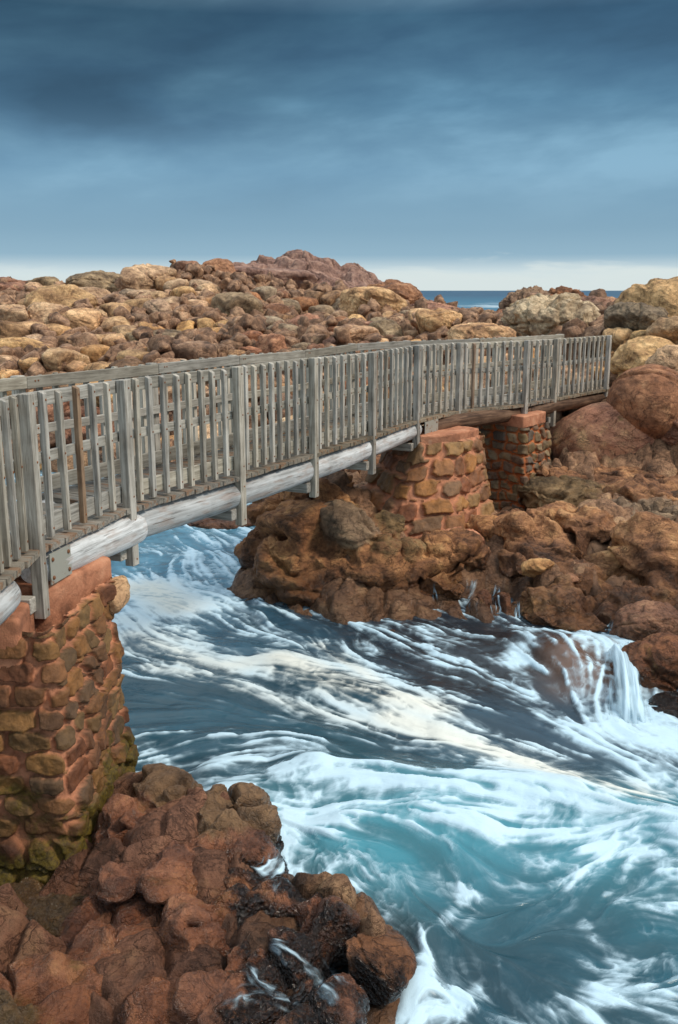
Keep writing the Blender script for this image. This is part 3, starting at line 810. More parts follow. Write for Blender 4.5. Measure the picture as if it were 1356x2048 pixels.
# photo zones: (u0,u1,v0,v1), size range px, stones, count, wording
ZONES = [
    ((0, 420, 655, 790), (36, 84), ['ochre', 'tan', 'ochre', 'tan', 'brown'], 62, 'boulder in the jumble just above the lower end of the handrail'),
    ((0, 480, 590, 670), (30, 80), ['tan', 'brown', 'tan', 'grey', 'tan', 'ochre'], 76, 'boulder halfway up the jumbled slope'),
    ((0, 420, 566, 610), (24, 58), ['tan', 'grey', 'ochre', 'tan'], 34, 'boulder just under the skyline ridge'),
    ((420, 700, 590, 715), (26, 72), ['brown', 'brown', 'redbrown', 'grey', 'redbrown'], 64, 'boulder in the dark steep pile below the purple hill'),
    ((640, 1010, 628, 690), (18, 54), ['ochre', 'tan', 'redbrown', 'grey', 'ochre'], 50, 'boulder in the pale heap behind the middle of the handrail'),
    ((830, 1210, 624, 650), (10, 26), ['redbrown', 'redbrown', 'brown'], 34, 'boulder in the low rubble below the sea horizon'),
    ((1170, 1356, 660, 720), (18, 48), ['tan', 'gold', 'grey', 'ochre'], 22, 'boulder among those below the huge golden boulder'),
    ((80, 900, 780, 930), (44, 96), ['ochre', 'redbrown', 'tan', 'brown'], 44, 'boulder seen between the balusters of the footbridge'),
    ((900, 1200, 710, 800), (36, 80), ['ochre', 'tan', 'ochre'], 14, 'boulder seen behind the far balusters of the footbridge'),
]
WORD = {'ochre': 'golden ochre', 'tan': 'pale tan', 'brown': 'dark brown', 'redbrown': 'reddish brown', 'grey': 'greyish olive', 'gold': 'golden brown'}
placed = [(u, v, 0.5 * min(w, h)) for (u, v, w, h, Y, *_r) in R if Y > 20 and w < 140]
for (u0, u1, v0, v1), (s0, s1), mats, cnt, words in ZONES:
    got = 0
    for tries in range(cnt * 14):
        if got >= cnt:
            break
        u, v = rnd.uniform(u0, u1), rnd.uniform(v0, v1)
        s = s0 + (s1 - s0) * rnd.random() ** 1.8
        if any((u - a) ** 2 + ((v - b) * 1.25) ** 2 < (0.46 * s + 0.75 * r) ** 2 for a, b, r in placed):
            continue
        q = hit_ground(u, v + s * 0.25)
        if q is None or q[2] < -0.2:
            continue
        placed.append((u, v, s * 0.5))
        got += 1
        mat = rnd.choice(mats)
        rad = s / 2 * q[1] / FPX
        size = 'large' if s > s0 + .55 * (s1 - s0) else ('middling' if s > s0 + .22 * (s1 - s0) else 'small')
        lab = size + ' ' + WORD[mat] + ' ' + words
        c = np.array([q[0], q[1], q[2] + rad * 0.15])
        half = np.array([rad * rnd.uniform(1.15, 1.7), rad * rnd.uniform(1.0, 1.6), rad * rnd.uniform(.9, 1.25)])
        ROCKS.append((c, half, 'boulder', mat, lab, 'boulder', lab.replace(' boulder', ' boulders', 1),
                      dict(sub=5 if s > 48 else 4, p=rnd.uniform(12, 24), amp=rnd.uniform(.11, .18), cracks=rnd.randrange(4))))

RC = np.array([k[0] for k in ROCKS]); RS = np.array([k[1] for k in ROCKS]); RM = RS.mean(1)


def fit_rock(i, sub=5, p=12.0, amp=0.1, cracks=2, planes=7, strata=0.055, dip=0.5, cdepth=0.10, grow=1.75, fit=True, cut=1.0, tilt=(0, 0, 0), octv=7, freq=1.3):
    """a block that fills its place: bounded by a few broken faces of its own and by the joints it shares with its neighbours"""
    rs = np.random.RandomState(500 + i * 3)
    c, s, m = RC[i], RS[i], RM[i]
    d, f = ico(sub)
    Q = rot_m(*tilt)
    D = (d * s) @ Q.T
    D /= np.linalg.norm(D, axis=1)[:, None]
    n = rs.normal(size=(planes, 3)); n /= np.linalg.norm(n, axis=1)[:, None]
    bank = c[1] < 20 and fit
    h = (np.where(n[:, 2] > .25, rs.uniform(.82, 1.12, planes), rs.uniform(1.15, 1.8, planes)) if bank else rs.uniform(.84, 1.35, planes)) * cut * np.linalg.norm((n @ Q) * s, axis=1)
    acc = (np.linalg.norm((D @ Q) / (s * np.array([grow, grow, 1.12])), axis=1)) ** p
    for k in range(planes):
        acc += (np.maximum(D @ n[k], 0) / h[k]) ** p
    dist = np.linalg.norm(RC - c, axis=1)
    for j in (np.argsort(dist)[1:24] if fit else []):
        L = dist[j]
        e = (RC[j] - c) / L
        ri = 1 / np.linalg.norm((e @ Q) / s); rj = 1 / np.linalg.norm(e / RS[j])
        if L > 2.3 * (ri + rj) or L < .15 * (ri + rj):
            continue
        hk = L * ri / (ri + rj) * (1.03 if bank else .995)
        acc += (np.maximum(D @ e, 0) / hk) ** (p * 1.4)
    r = acc ** (-1 / p)
    P = D * r[:, None]
    w = (c + P) / m
    dd = fbm(w * freq, 7 + i % 3, octv, .5) * amp * .75 + amp * .8 * billow(w * np.array([1.5, 1.5, 2.3]) + .3 * fbm(w * 1.2, 66, 2)[:, None], 61)
    for k in range(cracks):
        cn = rs.normal(size=3); cn /= np.linalg.norm(cn)
        o = rs.uniform(-.5, .5)
        t = np.abs(P @ cn / m - o + .12 * fbm(w * 2 + k * 9, 20 + k, 3))
        dd -= cdepth * np.exp(-(t / rs.uniform(.02, .05)) ** 2) * sstep(fbm(w * 1.3 + 3 * k, 50 + k, 2), -.35, .1)
    sn = np.array([math.sin(dip) * .8, -math.sin(dip) * .6, math.cos(dip)])
    fz = fbm(np.stack([w @ sn * 3.2, w[:, 0] * .8, w[:, 1] * .8], 1), 31, 5)
    dd += strata * (1.0 - np.abs(fz) * 4.0)
    fine = fbm(w * 5.5, 90, 5, .6)
    dd += amp * .16 * fine
    return P + D * (dd * m)[:, None], f


def bed_of(i):
    """which mass of joined bedrock a hand-placed rock belongs to"""
    if i >= len(R):
        return None
    u, v, w, h, Y, mat, name, label, o = R[i]
    if name in ('stone', 'boulder', 'dome_rock') and Y > 7.5 or o.get('fit') is False:
        return None
    if Y < 7.5:
        return None if u > 700 and v > 1900 else 'near'
    if u < 970 and 12.2 < Y < 16.0:
        return 'mid'
    if u >= 970 and 11.9 < Y < 17.6:
        return 'far'
    return None


beds = {}
for i, (c, sz_, name, mat, label, cat, group, o) in enumerate(ROCKS):
    b = bed_of(i)
    if b:
        o = dict(o); o['grow'] = 1.12; o['fit'] = False; o['cut'] = .99; o['p'] = 26.0; o['planes'] = 9; o['amp'] = min(o.get('amp', .1), .12); o['sub'] = 5; o['cracks'] = 0
        P, f = fit_rock(i, **o)
        beds.setdefault(b, []).append((i, P + c, f))
        continue
    P, f = fit_rock(i, **o)
    ob = link(name, mesh_np(name, P, f), M[mat])
    ob.location = c
    tag(ob, label, cat, group)

BED_TONE = {'near_dark': (1, 0, 0), 'near_ochre': (.35, 0, 1), 'near_moss': (0, 1, 0), 'olive': (0, .8, 0), 'bankgrey': (0, 0, 1), 'ochre': (0, 0, 1)}
BED_LABEL = {'near': 'wet red-brown bedrock shelf under the tall pier, black with mussels at its edge',
             'mid': 'rust-brown bedrock mass rising from the rapids under the wide pier',
             'far': 'stepped brown bedrock bank with ledges below the pink dome rock'}
for b, items in beds.items():
    VV, FF, k = [], [], 0
    for i, P, f in items:
        VV.append(P); FF.append(f + k); k += len(P)
    tmp = bpy.data.objects.new('tmp', mesh_np('tmp', np.concatenate(VV), np.concatenate(FF)))
    sc.collection.objects.link(tmp)
    md = tmp.modifiers.new('r', 'REMESH'); md.mode = 'VOXEL'; md.voxel_size = {'near': .017, 'mid': .028, 'far': .030}[b]
    bpy.context.view_layer.update()
    me0 = bpy.data.meshes.new_from_object(tmp.evaluated_get(bpy.context.evaluated_depsgraph_get()))
    old = tmp.data
    bpy.data.objects.remove(tmp); bpy.data.meshes.remove(old)
    n = len(me0.vertices)
    V = np.empty(n * 3, np.float32); me0.vertices.foreach_get('co', V); V = V.reshape(-1, 3).astype(float)
    E = np.empty(len(me0.edges) * 2, np.int32); me0.edges.foreach_get('vertices', E); E = E.reshape(-1, 2)
    deg = np.bincount(E.ravel(), minlength=n).clip(1)
    for _ in range({'near': 3, 'mid': 2, 'far': 2}[b]):          # joints weathered and silted up
        A_ = np.stack([np.bincount(E[:, 0], V[E[:, 1], j], n) + np.bincount(E[:, 1], V[E[:, 0], j], n) for j in range(3)], 1) / deg[:, None]
        V = V * .35 + A_ * .65
    me0.vertices.foreach_set('co', V.astype(np.float32).ravel()); me0.update()
    N = np.empty(n * 3, np.float32); me0.vertices.foreach_get('normal', N); N = N.reshape(-1, 3)
    big = 1.0 if b == 'near' else 1.5
    q = V / big
    wv = q + .18 * np.stack([fbm(q * 1.6 + 9 * k, 140 + k, 4) for k in range(3)], 1)
    dd = .085 * fbm(q * 2.2, 141, 7, .56) + .19 * billow(wv * np.array([1.8, 1.8, 3.2]), 142, 6, .55)
    for k, (nx_, ny_, nz_, spc) in enumerate(((.8, .5, .25, .62), (-.45, .75, .35, .8), (.2, -.3, .95, .5))):
        t = (wv @ np.array([nx_, ny_, nz_])) / spc
        near_ = np.abs(t - np.floor(t) - .5) * spc
        on = sstep(fbm(q * .9 + 31 * k, 150 + k, 3), -.15, .15)
        dd -= .14 * np.exp(-(near_ / .024) ** 2) * on
        lay = _h(np.floor(t + .5).astype(np.int64), np.zeros(n, np.int64) + k, np.zeros(n, np.int64), 160)
        dd += .15 * (lay - .5) * on
    me0.vertices.foreach_set('co', (V + N * (dd * big)[:, None]).astype(np.float32).ravel()); me0.update()
    # tone of the stone by place: mussel-black, mossy, ochre
    tone = np.zeros((n, 3)); wsum = np.full(n, 1e-6)
    for i, P, f in items:
        d2 = (((V - RC[i]) / (RS[i] * .85)) ** 2).sum(1)
        w = np.exp(-d2 * 1.3)
        wsum += w; tone += w[:, None] * np.array(BED_TONE.get(ROCKS[i][3], (0, 0, 0)))
    attr_color(me0, 'bed_tone', tone / wsum[:, None])
    me0.polygons.foreach_set('use_smooth', np.ones(len(me0.polygons), bool))
    ob = link('bedrock', me0, M['bed_near' if b == 'near' else 'bed_far'])
    ob.data.name = 'bedrock'
    tag(ob, BED_LABEL[b], 'bedrock')

# the layered hill on the skyline: bedded rock rising to a capped crest and running down to the sea
SKY = [(430, 572), (465, 552), (490, 540), (503, 523), (520, 515), (560, 514), (600, 509), (615, 507), (630, 517), (655, 520), (682, 534), (702, 531), (740, 546), (780, 566), (822, 588), (860, 608), (900, 630)]
pz_ = np.array([at_y(u, v, 58.0) for u, v in SKY])
HXN, HYN = 420, 220
hx = np.linspace(pz_[0, 0] - 2, pz_[-1, 0] + 1, HXN); hy = np.linspace(47, 66, HYN)
HX, HY = np.meshgrid(hx, hy)
prof = np.interp(HX, pz_[:, 0], pz_[:, 2])
hq = np.stack([HX.ravel(), HY.ravel(), HX.ravel() * 0], 1)
fall = np.clip((HY - 48 + 2.0 * fbm(hq * .25, 201, 3).reshape(HX.shape)) / 10.0, 0, 1) ** .75 * (1 - np.clip((HY - 58.5) / 8, 0, 1) ** 2)
HZ = 1.2 + (prof - 1.2) * fall
lev = HZ * 1.9 + .42 * HX + .55 * fbm(hq * .5, 202, 4).reshape(HX.shape)
fr_ = lev - np.floor(lev)
HZ = HZ + (sstep(fr_, .30, .70) - fr_) / 1.9 * .85 * np.clip(fall * 1.5, 0, 1)
HZ = HZ + (.22 * fbm(hq * .9, 203, 5) + .10 * fbm(hq * 3.0, 204, 4)).reshape(HX.shape)
f1, f2, hid, ox, oy = vor2(hq[:, 0] * .55 + .5 * fbm(hq * .7, 205, 3), hq[:, 1] * .8, 206)
HZ = HZ - (.30 * (1 - sstep(f2 - f1, 0, .14)) - .25 * (hid - .5)).reshape(HX.shape)
hill = link('rocky_hill', mesh_np('rocky_hill', np.stack([HX.ravel(), HY.ravel(), HZ.ravel()], 1), grid_faces(HXN, HYN)), M['purple'])
tag(hill, 'purple-red layered rocky hill flecked with white, highest on the skyline', 'hill')

# small stones filling the gaps: one mass nobody could count
small = [rock_shape(300 + k, 3, planes=8, p=18, amp=.12, cracks=0, octv=3) for k in range(8)]
sv, sf, sn = [], [], 0
for _ in range(3800):
    z = rnd.choice(ZONES[:7])
    (u0, u1, v0, v1) = z[0]
    u, v = rnd.uniform(u0, u1), rnd.uniform(v0, v1)
    d = ray(u, v)
    Y = rnd.uniform(21, 52)
    x = d[0] / d[1] * Y
    sv.append((x, Y, rnd.randrange(8), rnd.uniform(.10, .38)))
sv = np.array(sv)
gz = ground_rock(sv[:, 0], sv[:, 1])
VV, FF = [], []
for (x, Y, k, r), z in zip(sv, gz):
    if z < 0.1:
        continue
    P, f = small[int(k)]
    m = rot_m(rnd.uniform(-1, 1), rnd.uniform(-1, 1), rnd.uniform(0, 6))
    VV.append((P * np.array([1.15, .9, .75]) * r) @ m.T + np.array([x, Y, z + r * .3]))
    FF.append(f + sn); sn += len(P)
rub = link('rubble', mesh_np('rubble', np.concatenate(VV), np.concatenate(FF)), M['brown'])
tag(rub, kind='stuff')
# ------------------------------------------------------------------ footbridge
POSTS = [(54, 788, 1096, 6.86), (246, 760, 1014, 8.43), (472, 734, 950, 10.02), (622, 716, 906, 11.48), (740, 705, 871, 13.21), (830, 691, 840, 14.81),
         (915, 686, 821, 16.39), (1049, 681, 808, 17.45), (1107, 678, 797, 18.66), (1212, 671, 778, 20.82)]
NL = []
for u, a, b, Y in POSTS:
    t_, b_ = at_y(u, a, Y), at_y(u, b, Y)
    NL.append(((t_[0] + b_[0]) / 2, Y, t_[2], b_[2]))
z0t, z0d = NL[0][2], NL[0][3]
NL = [(-2.20, 3.5, z0t + .06, z0d + .04), (-2.27, 5.2, z0t + .03, z0d + .02)] + NL
NL = [np.array(p) for p in NL]
NSEG = len(NL) - 1
WID = 1.06


def seg_dir(i):
    d = NL[i + 1][:2] - NL[i][:2]
    return d / np.linalg.norm(d)


def node_n(i):
    """inward (towards the far railing) unit vector at a post"""
    d = seg_dir(max(i - 1, 0)) + seg_dir(min(i, NSEG - 1))
    d /= np.linalg.norm(d)
    return np.array([-d[1], d[0]])


def box_bm(bm, lo, hi, mi=0):
    r = bmesh.ops.create_cube(bm, size=1.0)
    for v in r['verts']:
        v.co = [lo[k] + (v.co[k] + .5) * (hi[k] - lo[k]) for k in range(3)]
    for f in {f for v in r['verts'] for f in v.link_faces}:
        f.material_index = mi
    return r['verts']


def frame(origin, zdir, xdir):
    z = Vector(zdir).normalized()
    x = Vector(xdir); x = (x - z * x.dot(z)).normalized()
    y = z.cross(x)
    m = Matrix((x, y, z)).transposed().to_4x4()
    m.translation = Vector(origin)
    return m


def bm_obj(name, bm, mats, mw, parent, bevel=0.0):
    if bevel:
        bmesh.ops.bevel(bm, geom=list(bm.edges), offset=bevel, segments=1, affect='EDGES')
    me = bpy.data.meshes.new(name)
    bm.to_mesh(me); bm.free()
    for m in mats:
        me.materials.append(m)
    o = bpy.data.objects.new(name, me)
    sc.collection.objects.link(o)
    o.matrix_basis = mw
    adopt(o, parent)
    o.matrix_basis = mw
    return o


def timber(name, a, b, w, d, mat, parent, xdir, bevel=0.004, slope=0.0, bolts=()):
    """box from a to b; w along xdir, d across; slope lowers the outer top edge; bolts: (z along, side)"""
    a, b = Vector(a), Vector(b)
    L = (b - a).length
    bm = bmesh.new()
    vs = box_bm(bm, (-w / 2, -d / 2, 0), (w / 2, d / 2, L))
    if slope:
        for v in vs:
            if v.co.z > L * .5 and v.co.y * slope > 0:
                v.co.z -= abs(slope)
    if bevel:
        bmesh.ops.bevel(bm, geom=list(bm.edges), offset=bevel, segments=1, affect='EDGES')
    for zb, s in bolts:
        r = bmesh.ops.create_icosphere(bm, subdivisions=1, radius=.011)
        for v in r['verts']:
            v.co = Vector((v.co.x + w * .12, v.co.y * .6 + s * d / 2, v.co.z + zb))
        for f in {f for v in r['verts'] for f in v.link_faces}:
            f.material_index = 1
    return bm_obj(name, bm, [mat, M['rust']], frame(a, b - a, xdir), parent)


def log(name, a, b, r0, r1, mat, parent, seed):
    a, b = Vector(a), Vector(b)
    L = (b - a).length
    nu, nv = 41, int(L / .05)
    th = np.linspace(0, 2 * np.pi, nu)
    zz_ = np.linspace(0, L, nv)
    T_, Z_ = np.meshgrid(th, zz_)
    end = np.minimum(Z_, L - Z_)
    r = (r0 + (r1 - r0) * Z_ / L) * (1 - .10 * np.exp(-end / .03))
    q = np.stack([np.cos(T_) * 1.2, np.sin(T_) * 1.2, Z_ * .8], -1).reshape(-1, 3)
    q2 = np.stack([np.cos(T_) * 6, np.sin(T_) * 6, Z_ * .6], -1).reshape(-1, 3)
    r = r.ravel() * (1 + .11 * fbm(q, seed, 4) + .03 * fbm(q2, seed + 3, 4))
    bend = .02 * np.sin(Z_.ravel() / L * 3.1 + seed)
    V = np.stack([np.cos(T_.ravel()) * r + bend, np.sin(T_.ravel()) * r, Z_.ravel()], 1)
    n0 = len(V)
    V = np.concatenate([V, [[0, 0, 0], [0, 0, L]]])
    F = grid_faces(nu, nv)
    tri = np.array([[n0, j + 1, j, j] for j in range(nu - 1)] + [[n0 + 1, n0 - nu + j, n0 - nu + j + 1, n0 - nu + j + 1] for j in range(nu - 1)])
    me = bpy.data.meshes.new(name)
    me.from_pydata(V.tolist(), [], [tuple(f) for f in F.tolist()] + [tuple(t[:3]) for t in tri.tolist()])
    for p in me.polygons:
        p.use_smooth = len(p.vertices) == 4
    me.materials.append(mat)
    o = bpy.data.objects.new(name, me)
    sc.collection.objects.link(o)
    mw = frame(a, b - a, (0, 0, 1))
    o.matrix_basis = mw
    adopt(o, parent)
    o.matrix_basis = mw
    return o


bridge = empty('footbridge', (NL[2][0], NL[2][1], NL[2][3]), 'grey weathered timber footbridge on log beams crossing the rushing channel', 'footbridge')
rails = []
for k in range(2):
    r_ = bpy.data.objects.new('railing', None)
    sc.collection.objects.link(r_)
    r_.location = (NL[2][0], NL[2][1], NL[2][3])
    mw = r_.matrix_basis.copy()
    adopt(r_, bridge)
    r_.matrix_basis = mw
    rails.append(r_)
rails[0]['label'] = 'railing on the side towards the rapids'
rails[1]['label'] = 'railing on the far side of the walkway'
rj = random.Random(11)
NBAL = [6, 8, 5, 8, 8, 7, 8, 6, 8, 4, 10]
far_bal = bmesh.new()
n_far = 0


def P3(i, f, off, z):
    """point along segment i (0..1), off inward, at height z"""
    n0, n1 = node_n(i), node_n(i + 1)
    p = NL[i][:2] * (1 - f) + NL[i + 1][:2] * f + (n0 * (1 - f) + n1 * f) * off
    return (p[0], p[1], z)


def zl(i, f, k):
    return NL[i][k] * (1 - f) + NL[i + 1][k] * f


LOGD = .30
for i in range(NSEG):
    d = seg_dir(i)
    xd = (d[0], d[1], 0)
    for side in (0, 1):
        par = rails[side]
        s = 1 if side == 0 else -1
        o0 = 0 if side == 0 else WID
        # rails run inside the balusters
        for nm, zo, hgt, th in (('top_rail', -.055, .11, .045), ('middle_rail', -.50, .085, .04), ('kick_board', None, .15, .04)):
            za = NL[i][2] + zo if zo is not None else NL[i][3] + .125
            zb = NL[i + 1][2] + zo if zo is not None else NL[i + 1][3] + .125
            jz = rj.uniform(-.006, .006)
            timber(nm, P3(i, 0.002, o0 + s * .045, za + jz), P3(i, .998, o0 + s * .045, zb + jz), hgt, th, M['wood_rail'], par, (0, 0, 1),
                   bolts=((.10, -s), (.14, -s)))
        nb = NBAL[i]
        for b in range(nb):
            f = (b + 1) / (nb + 1) + rj.uniform(-.007, .007)
            zt, zd = zl(i, f, 2), zl(i, f, 3)
            a = P3(i, f, o0, zd + .015 + rj.uniform(0, .012)); c = P3(i, f + rj.uniform(-.004, .004), o0 + rj.uniform(-.004, .004), zt + rj.uniform(-.008, .012))
            mat = M['wood_brown'] if (side == 0 and (i, b) in ((2, 2), (6, 0), (8, 1))) else M['wood']
            if side == 1 and n_far >= 24:
                bb = bmesh.new()
                L = (Vector(c) - Vector(a)).length
                box_bm(bb, (-.026, -.022, 0), (.026, .022, L))
                bb.transform(frame(a, Vector(c) - Vector(a), xd))
                tmp = bpy.data.meshes.new('t'); bb.to_mesh(tmp); bb.free(); far_bal.from_mesh(tmp); bpy.data.meshes.remove(tmp)
                continue
            if side == 1:
                n_far += 1
            bo = timber('baluster', a, c, .052, .045, mat, par, xd, bevel=.004, slope=-.022 * s, bolts=((.07, -s), (1.06, -s), (.62, -s)))
            if mat is M['wood_brown']:
                bo['label'] = 'newer brown baluster'
for i in range(1, NSEG + 1):
    n = node_n(i)
    d = np.array([n[1], -n[0]])
    for side in (0, 1):
        s = 1 if side == 0 else -1
        o0 = -.035 if side == 0 else WID + .035
        p = NL[i][:2] + n * o0
        zt, zd = NL[i][2], NL[i][3]
        zb = zd - .045 - LOGD - .20
        timber('post', (p[0], p[1], zb), (p[0], p[1], zt + .005), .10, .09, M['wood'], rails[side], (d[0], d[1], 0), .006,
               bolts=((zt - zb - .07, -s), (zt - zb - .50, -s), (zd - zb + .10, -s), (zd - zb - .12, -s), (.06, -s)))
    # bearer under the logs, in pairs where the photo shows two
    zt = NL[i][3] - .045 - LOGD - .01
    a = NL[i][:2] + n * (-.02); b = NL[i][:2] + n * (WID + .12)
    off = d * .105
    timber('bearer', (a[0] - off[0], a[1] - off[1], zt - .06), (b[0] - off[0], b[1] - off[1], zt - .06), .10, .12, M['wood'], bridge, (d[0], d[1], 0), .006)
    if i in (4, 6, 7, 10):
        a = NL[i][:2] + n * .16
        timber('bearer', (a[0] + off[0], a[1] + off[1], zt - .03), (b[0] + off[0], b[1] + off[1], zt - .03), .10, .12, M['wood'], bridge, (d[0], d[1], 0), .006)
me = bpy.data.meshes.new('baluster_run'); far_bal.to_mesh(me); far_bal.free()
fb = link('baluster_run', me, M['wood'])
adopt(fb, rails[1]); tag(fb, kind='stuff')

# deck: cross planks, one mesh a span
for i in range(NSEG):
    d = seg_dir(i)
    L = float(np.linalg.norm(NL[i + 1][:2] - NL[i][:2])) + (.45 if i == NSEG - 1 else 0)
    bm = bmesh.new()
    slope = (NL[i + 1][3] - NL[i][3]) / L
    t = 0.0
    while t < L - .02:
        w = min(rj.choice([.09, .115, .14]), L - t)
        z = t * slope + rj.uniform(-.004, .004)
        e0, e1 = rj.uniform(-.085, -.06), WID + rj.uniform(.06, .09)
        box_bm(bm, (t + .004, z - .048, e0), (t + w - .004, z, e1))
        t += w
    n = np.array([-d[1], d[0]])
    mw = Matrix(((d[0], 0, n[0]), (d[1], 0, n[1]), (0, 1, 0))).to_4x4()
    # right-handed frame: X along the walk, Z across, Y up would mirror, so flip X
    mw = Matrix(((d[0], 0, n[0], NL[i][0]), (d[1], 0, n[1], NL[i][1]), (0, 1, 0, NL[i][3]), (0, 0, 0, 1)))
    bmesh.ops.recalc_face_normals(bm, faces=bm.faces)
    me = bpy.data.meshes.new('deck'); bm.to_mesh(me); bm.free()
    me.materials.append(M['deck'])
    o = bpy.data.objects.new('deck', me); sc.collection.objects.link(o)
    o.matrix_basis = mw; adopt(o, bridge); o.matrix_basis = mw

# log beams: pale ones over the channel, dark ones towards the far bank
def beam(i0, f0, i1, f1, r0, r1, mat, seed):
    for off in (.075, WID - .075):
        r = max(r0, r1)
        a = P3(i0, f0, off, zl(i0, f0, 3) - .05 - r); b = P3(i1, f1, off, zl(i1, f1, 3) - .05 - r)
        log('log_beam', a, b, r0, r1, mat, bridge, seed + int(off * 10))


beam(0, 0, 1, .70, .145, .14, M['log'], 1)
beam(2, .06, 3, .12, .145, .155, M['log'], 2)
beam(3, .08, 4, .99, .155, .145, M['log'], 3)
beam(4, .95, 5, .99, .15, .145, M['log'], 4)
beam(5, .97, 7, .12, .145, .13, M['log'], 5)
n_pale = len(bridge.children)
beam(7, .45, 9, .25, .135, .14, M['logdark'], 6)
beam(9, .2, 10, 1.0, .14, .13, M['logdark'], 7)

for o in bridge.children[n_pale:]:
    o['label'] = 'dark brown unbleached log beam'


def plate(i, f0, f1, zlo, zhi, off):
    a, b = P3(i, f0, off, 0), P3(i, f1, off, 0)
    d = Vector((b[0] - a[0], b[1] - a[1], 0))
    zt = zl(i, f0, 3)
    bm = bmesh.new()
    box_bm(bm, (0, -.006, zlo), (d.length, .006, zhi))
    for bx in (.12, .88):
        for bz in (.2, .8):
            r = bmesh.ops.create_uvsphere(bm, u_segments=10, v_segments=6, radius=.017)
            for v in r['verts']:
                v.co = Vector((v.co.x + bx * d.length, v.co.y * .7 - .008, v.co.z + zlo + (zhi - zlo) * bz))
            for fc in {fc for v in r['verts'] for fc in v.link_faces}:
                fc.material_index = 1
    mw = frame((a[0], a[1], zt), (0, 0, 1), d)
    return bm_obj('splice_plate', bm, [M['plate'], M['rust']], mw, bridge)


plate(2, .05, .25, -.31, -.07, -.078)
plate(7, .14, .44, -.32, -.055, -.075)
# iron foot and bracket of the first post on the coping
p = NL[2][:2]
n = node_n(2)
timber('bracket', (p[0] - .12, p[1] + .02, NL[2][3] - .46), (p[0] - .55, p[1] + .12, NL[2][3] - .46), .05, .07, M['rust'], bridge, (0, 0, 1), .003)
# ------------------------------------------------------------------ stone piers
STONE = [rgb(108, 74, 48), rgb(92, 60, 44), rgb(122, 86, 46), rgb(88, 74, 54), rgb(102, 58, 42), rgb(116, 96, 64), rgb(82, 68, 56), rgb(132, 100, 60), rgb(76, 54, 40), rgb(112, 78, 50), rgb(98, 78, 50)]
STONE_C = [rgb(100, 92, 82), rgb(116, 100, 76), rgb(84, 82, 84), rgb(128, 112, 88), rgb(96, 78, 66), rgb(112, 96, 66), rgb(104, 80, 70), rgb(138, 126, 104)]
MORTAR = rgb(192, 130, 98)


def masonry(name, top, bot, cw, ch, seed, mat, palette, parent, relief=.07, res=.014, joint=.16, ragged=.05, mort=MORTAR, round_=.10):
    """top, bot: matching corner lists (x,y,z) anticlockwise from above; walls of rough stones bedded in mortar"""
    top, bot = np.array(top), np.array(bot)
    n = len(top)
    mid = (top + bot) / 2
    per = np.linalg.norm(np.roll(mid, -1, 0)[:, :2] - mid[:, :2], axis=1)
    cum = np.concatenate([[0], np.cumsum(per)])
    S = int(cum[-1] / res)
    H_ = int((top[:, 2].mean() - bot[:, 2].mean()) / res)
    s = np.linspace(0, cum[-1], S + 1)
    k = np.clip(np.searchsorted(cum, s, side='right') - 1, 0, n - 1)
    f = (s - cum[k]) / per[k]

    def ring(c):
        p = c[k] * (1 - f)[:, None] + np.roll(c, -1, 0)[k] * f[:, None]
        w = max(1, int(round_ / res))                      # round the corners
        ker = np.ones(2 * w + 1) / (2 * w + 1)
        q = np.concatenate([p[-w - 1:-1], p, p[1:w + 1]])
        return np.stack([np.convolve(q[:, j], ker, 'valid') for j in range(3)], 1)
    rt, rb = ring(top), ring(bot)
    t = np.linspace(0, 1, H_ + 1)
    Pg = rb[None] * (1 - t)[:, None, None] + rt[None] * t[:, None, None]
    tang = np.roll(rt + rb, -1, 0) - np.roll(rt + rb, 1, 0)
    nrm = np.stack([tang[:, 1], -tang[:, 0], 0 * tang[:, 0]], 1)
    nrm /= np.linalg.norm(nrm, axis=1)[:, None] + 1e-9
    NN = np.repeat(nrm[None], H_ + 1, 0).reshape(-1, 3)
    Pg = Pg.reshape(-1, 3)
    ss = np.repeat(s[None], H_ + 1, 0).ravel()
    z = Pg[:, 2]
    q = np.stack([ss * 1.0, z, z * 0 + seed], 1)
    wob = .40 * fbm(q * 2.6, seed, 4)
    wob2 = .42 * fbm(q * 2.6 + 50, seed + 1, 4)
    x, y = ss / cw + wob * .8, z / ch + wob2 * .8
    row = np.floor(y)
    x = x + _h(row.astype(np.int64), row.astype(np.int64) * 0, row.astype(np.int64) * 0, seed) * .8
    f1, f2, hid, ox, oy = vor2(x, y, seed, .55, 6.0)
    e = f2 - f1 + .07 * fbm(q * 14, seed + 2, 3)
    st = sstep(e, joint, joint + .06)
    dome = sstep(e, joint * .7, joint + .13)
    out_ = relief * (.55 + .9 * hid) * dome + ragged * .5 * fbm(q * 1.6, seed + 3, 4) + .04 * fbm(q * 7, seed + 4, 5) + relief * .5 * ((hid * 31 % 1 - .5) * ox + (hid * 57 % 1 - .5) * oy) * st
    V = Pg + NN * out_[:, None]
    V[:, 2] += .3 * relief * fbm(q * 5, seed + 6, 2)
    pal = np.array(palette)
    pal = pal * .62 + pal.mean(0) * .38
    c = pal[(hid * 997).astype(int) % len(pal)] * (.82 + .36 * (hid * 13 % 1))[:, None] * np.array([1.12, 1.0, .86])
    tint = np.array(mort)[None] * (1 - st[:, None]) * (0.9 + .15 * fbm(q * 4, seed + 7, 4))[:, None] + c * st[:, None]
    me = mesh_np(name, V, grid_faces(S + 1, H_ + 1))
    attr_color(me, 'stone_tint', tint)
    attr_float(me, 'is_stone', st)
    o = link(name, me, mat, parent)
    return o


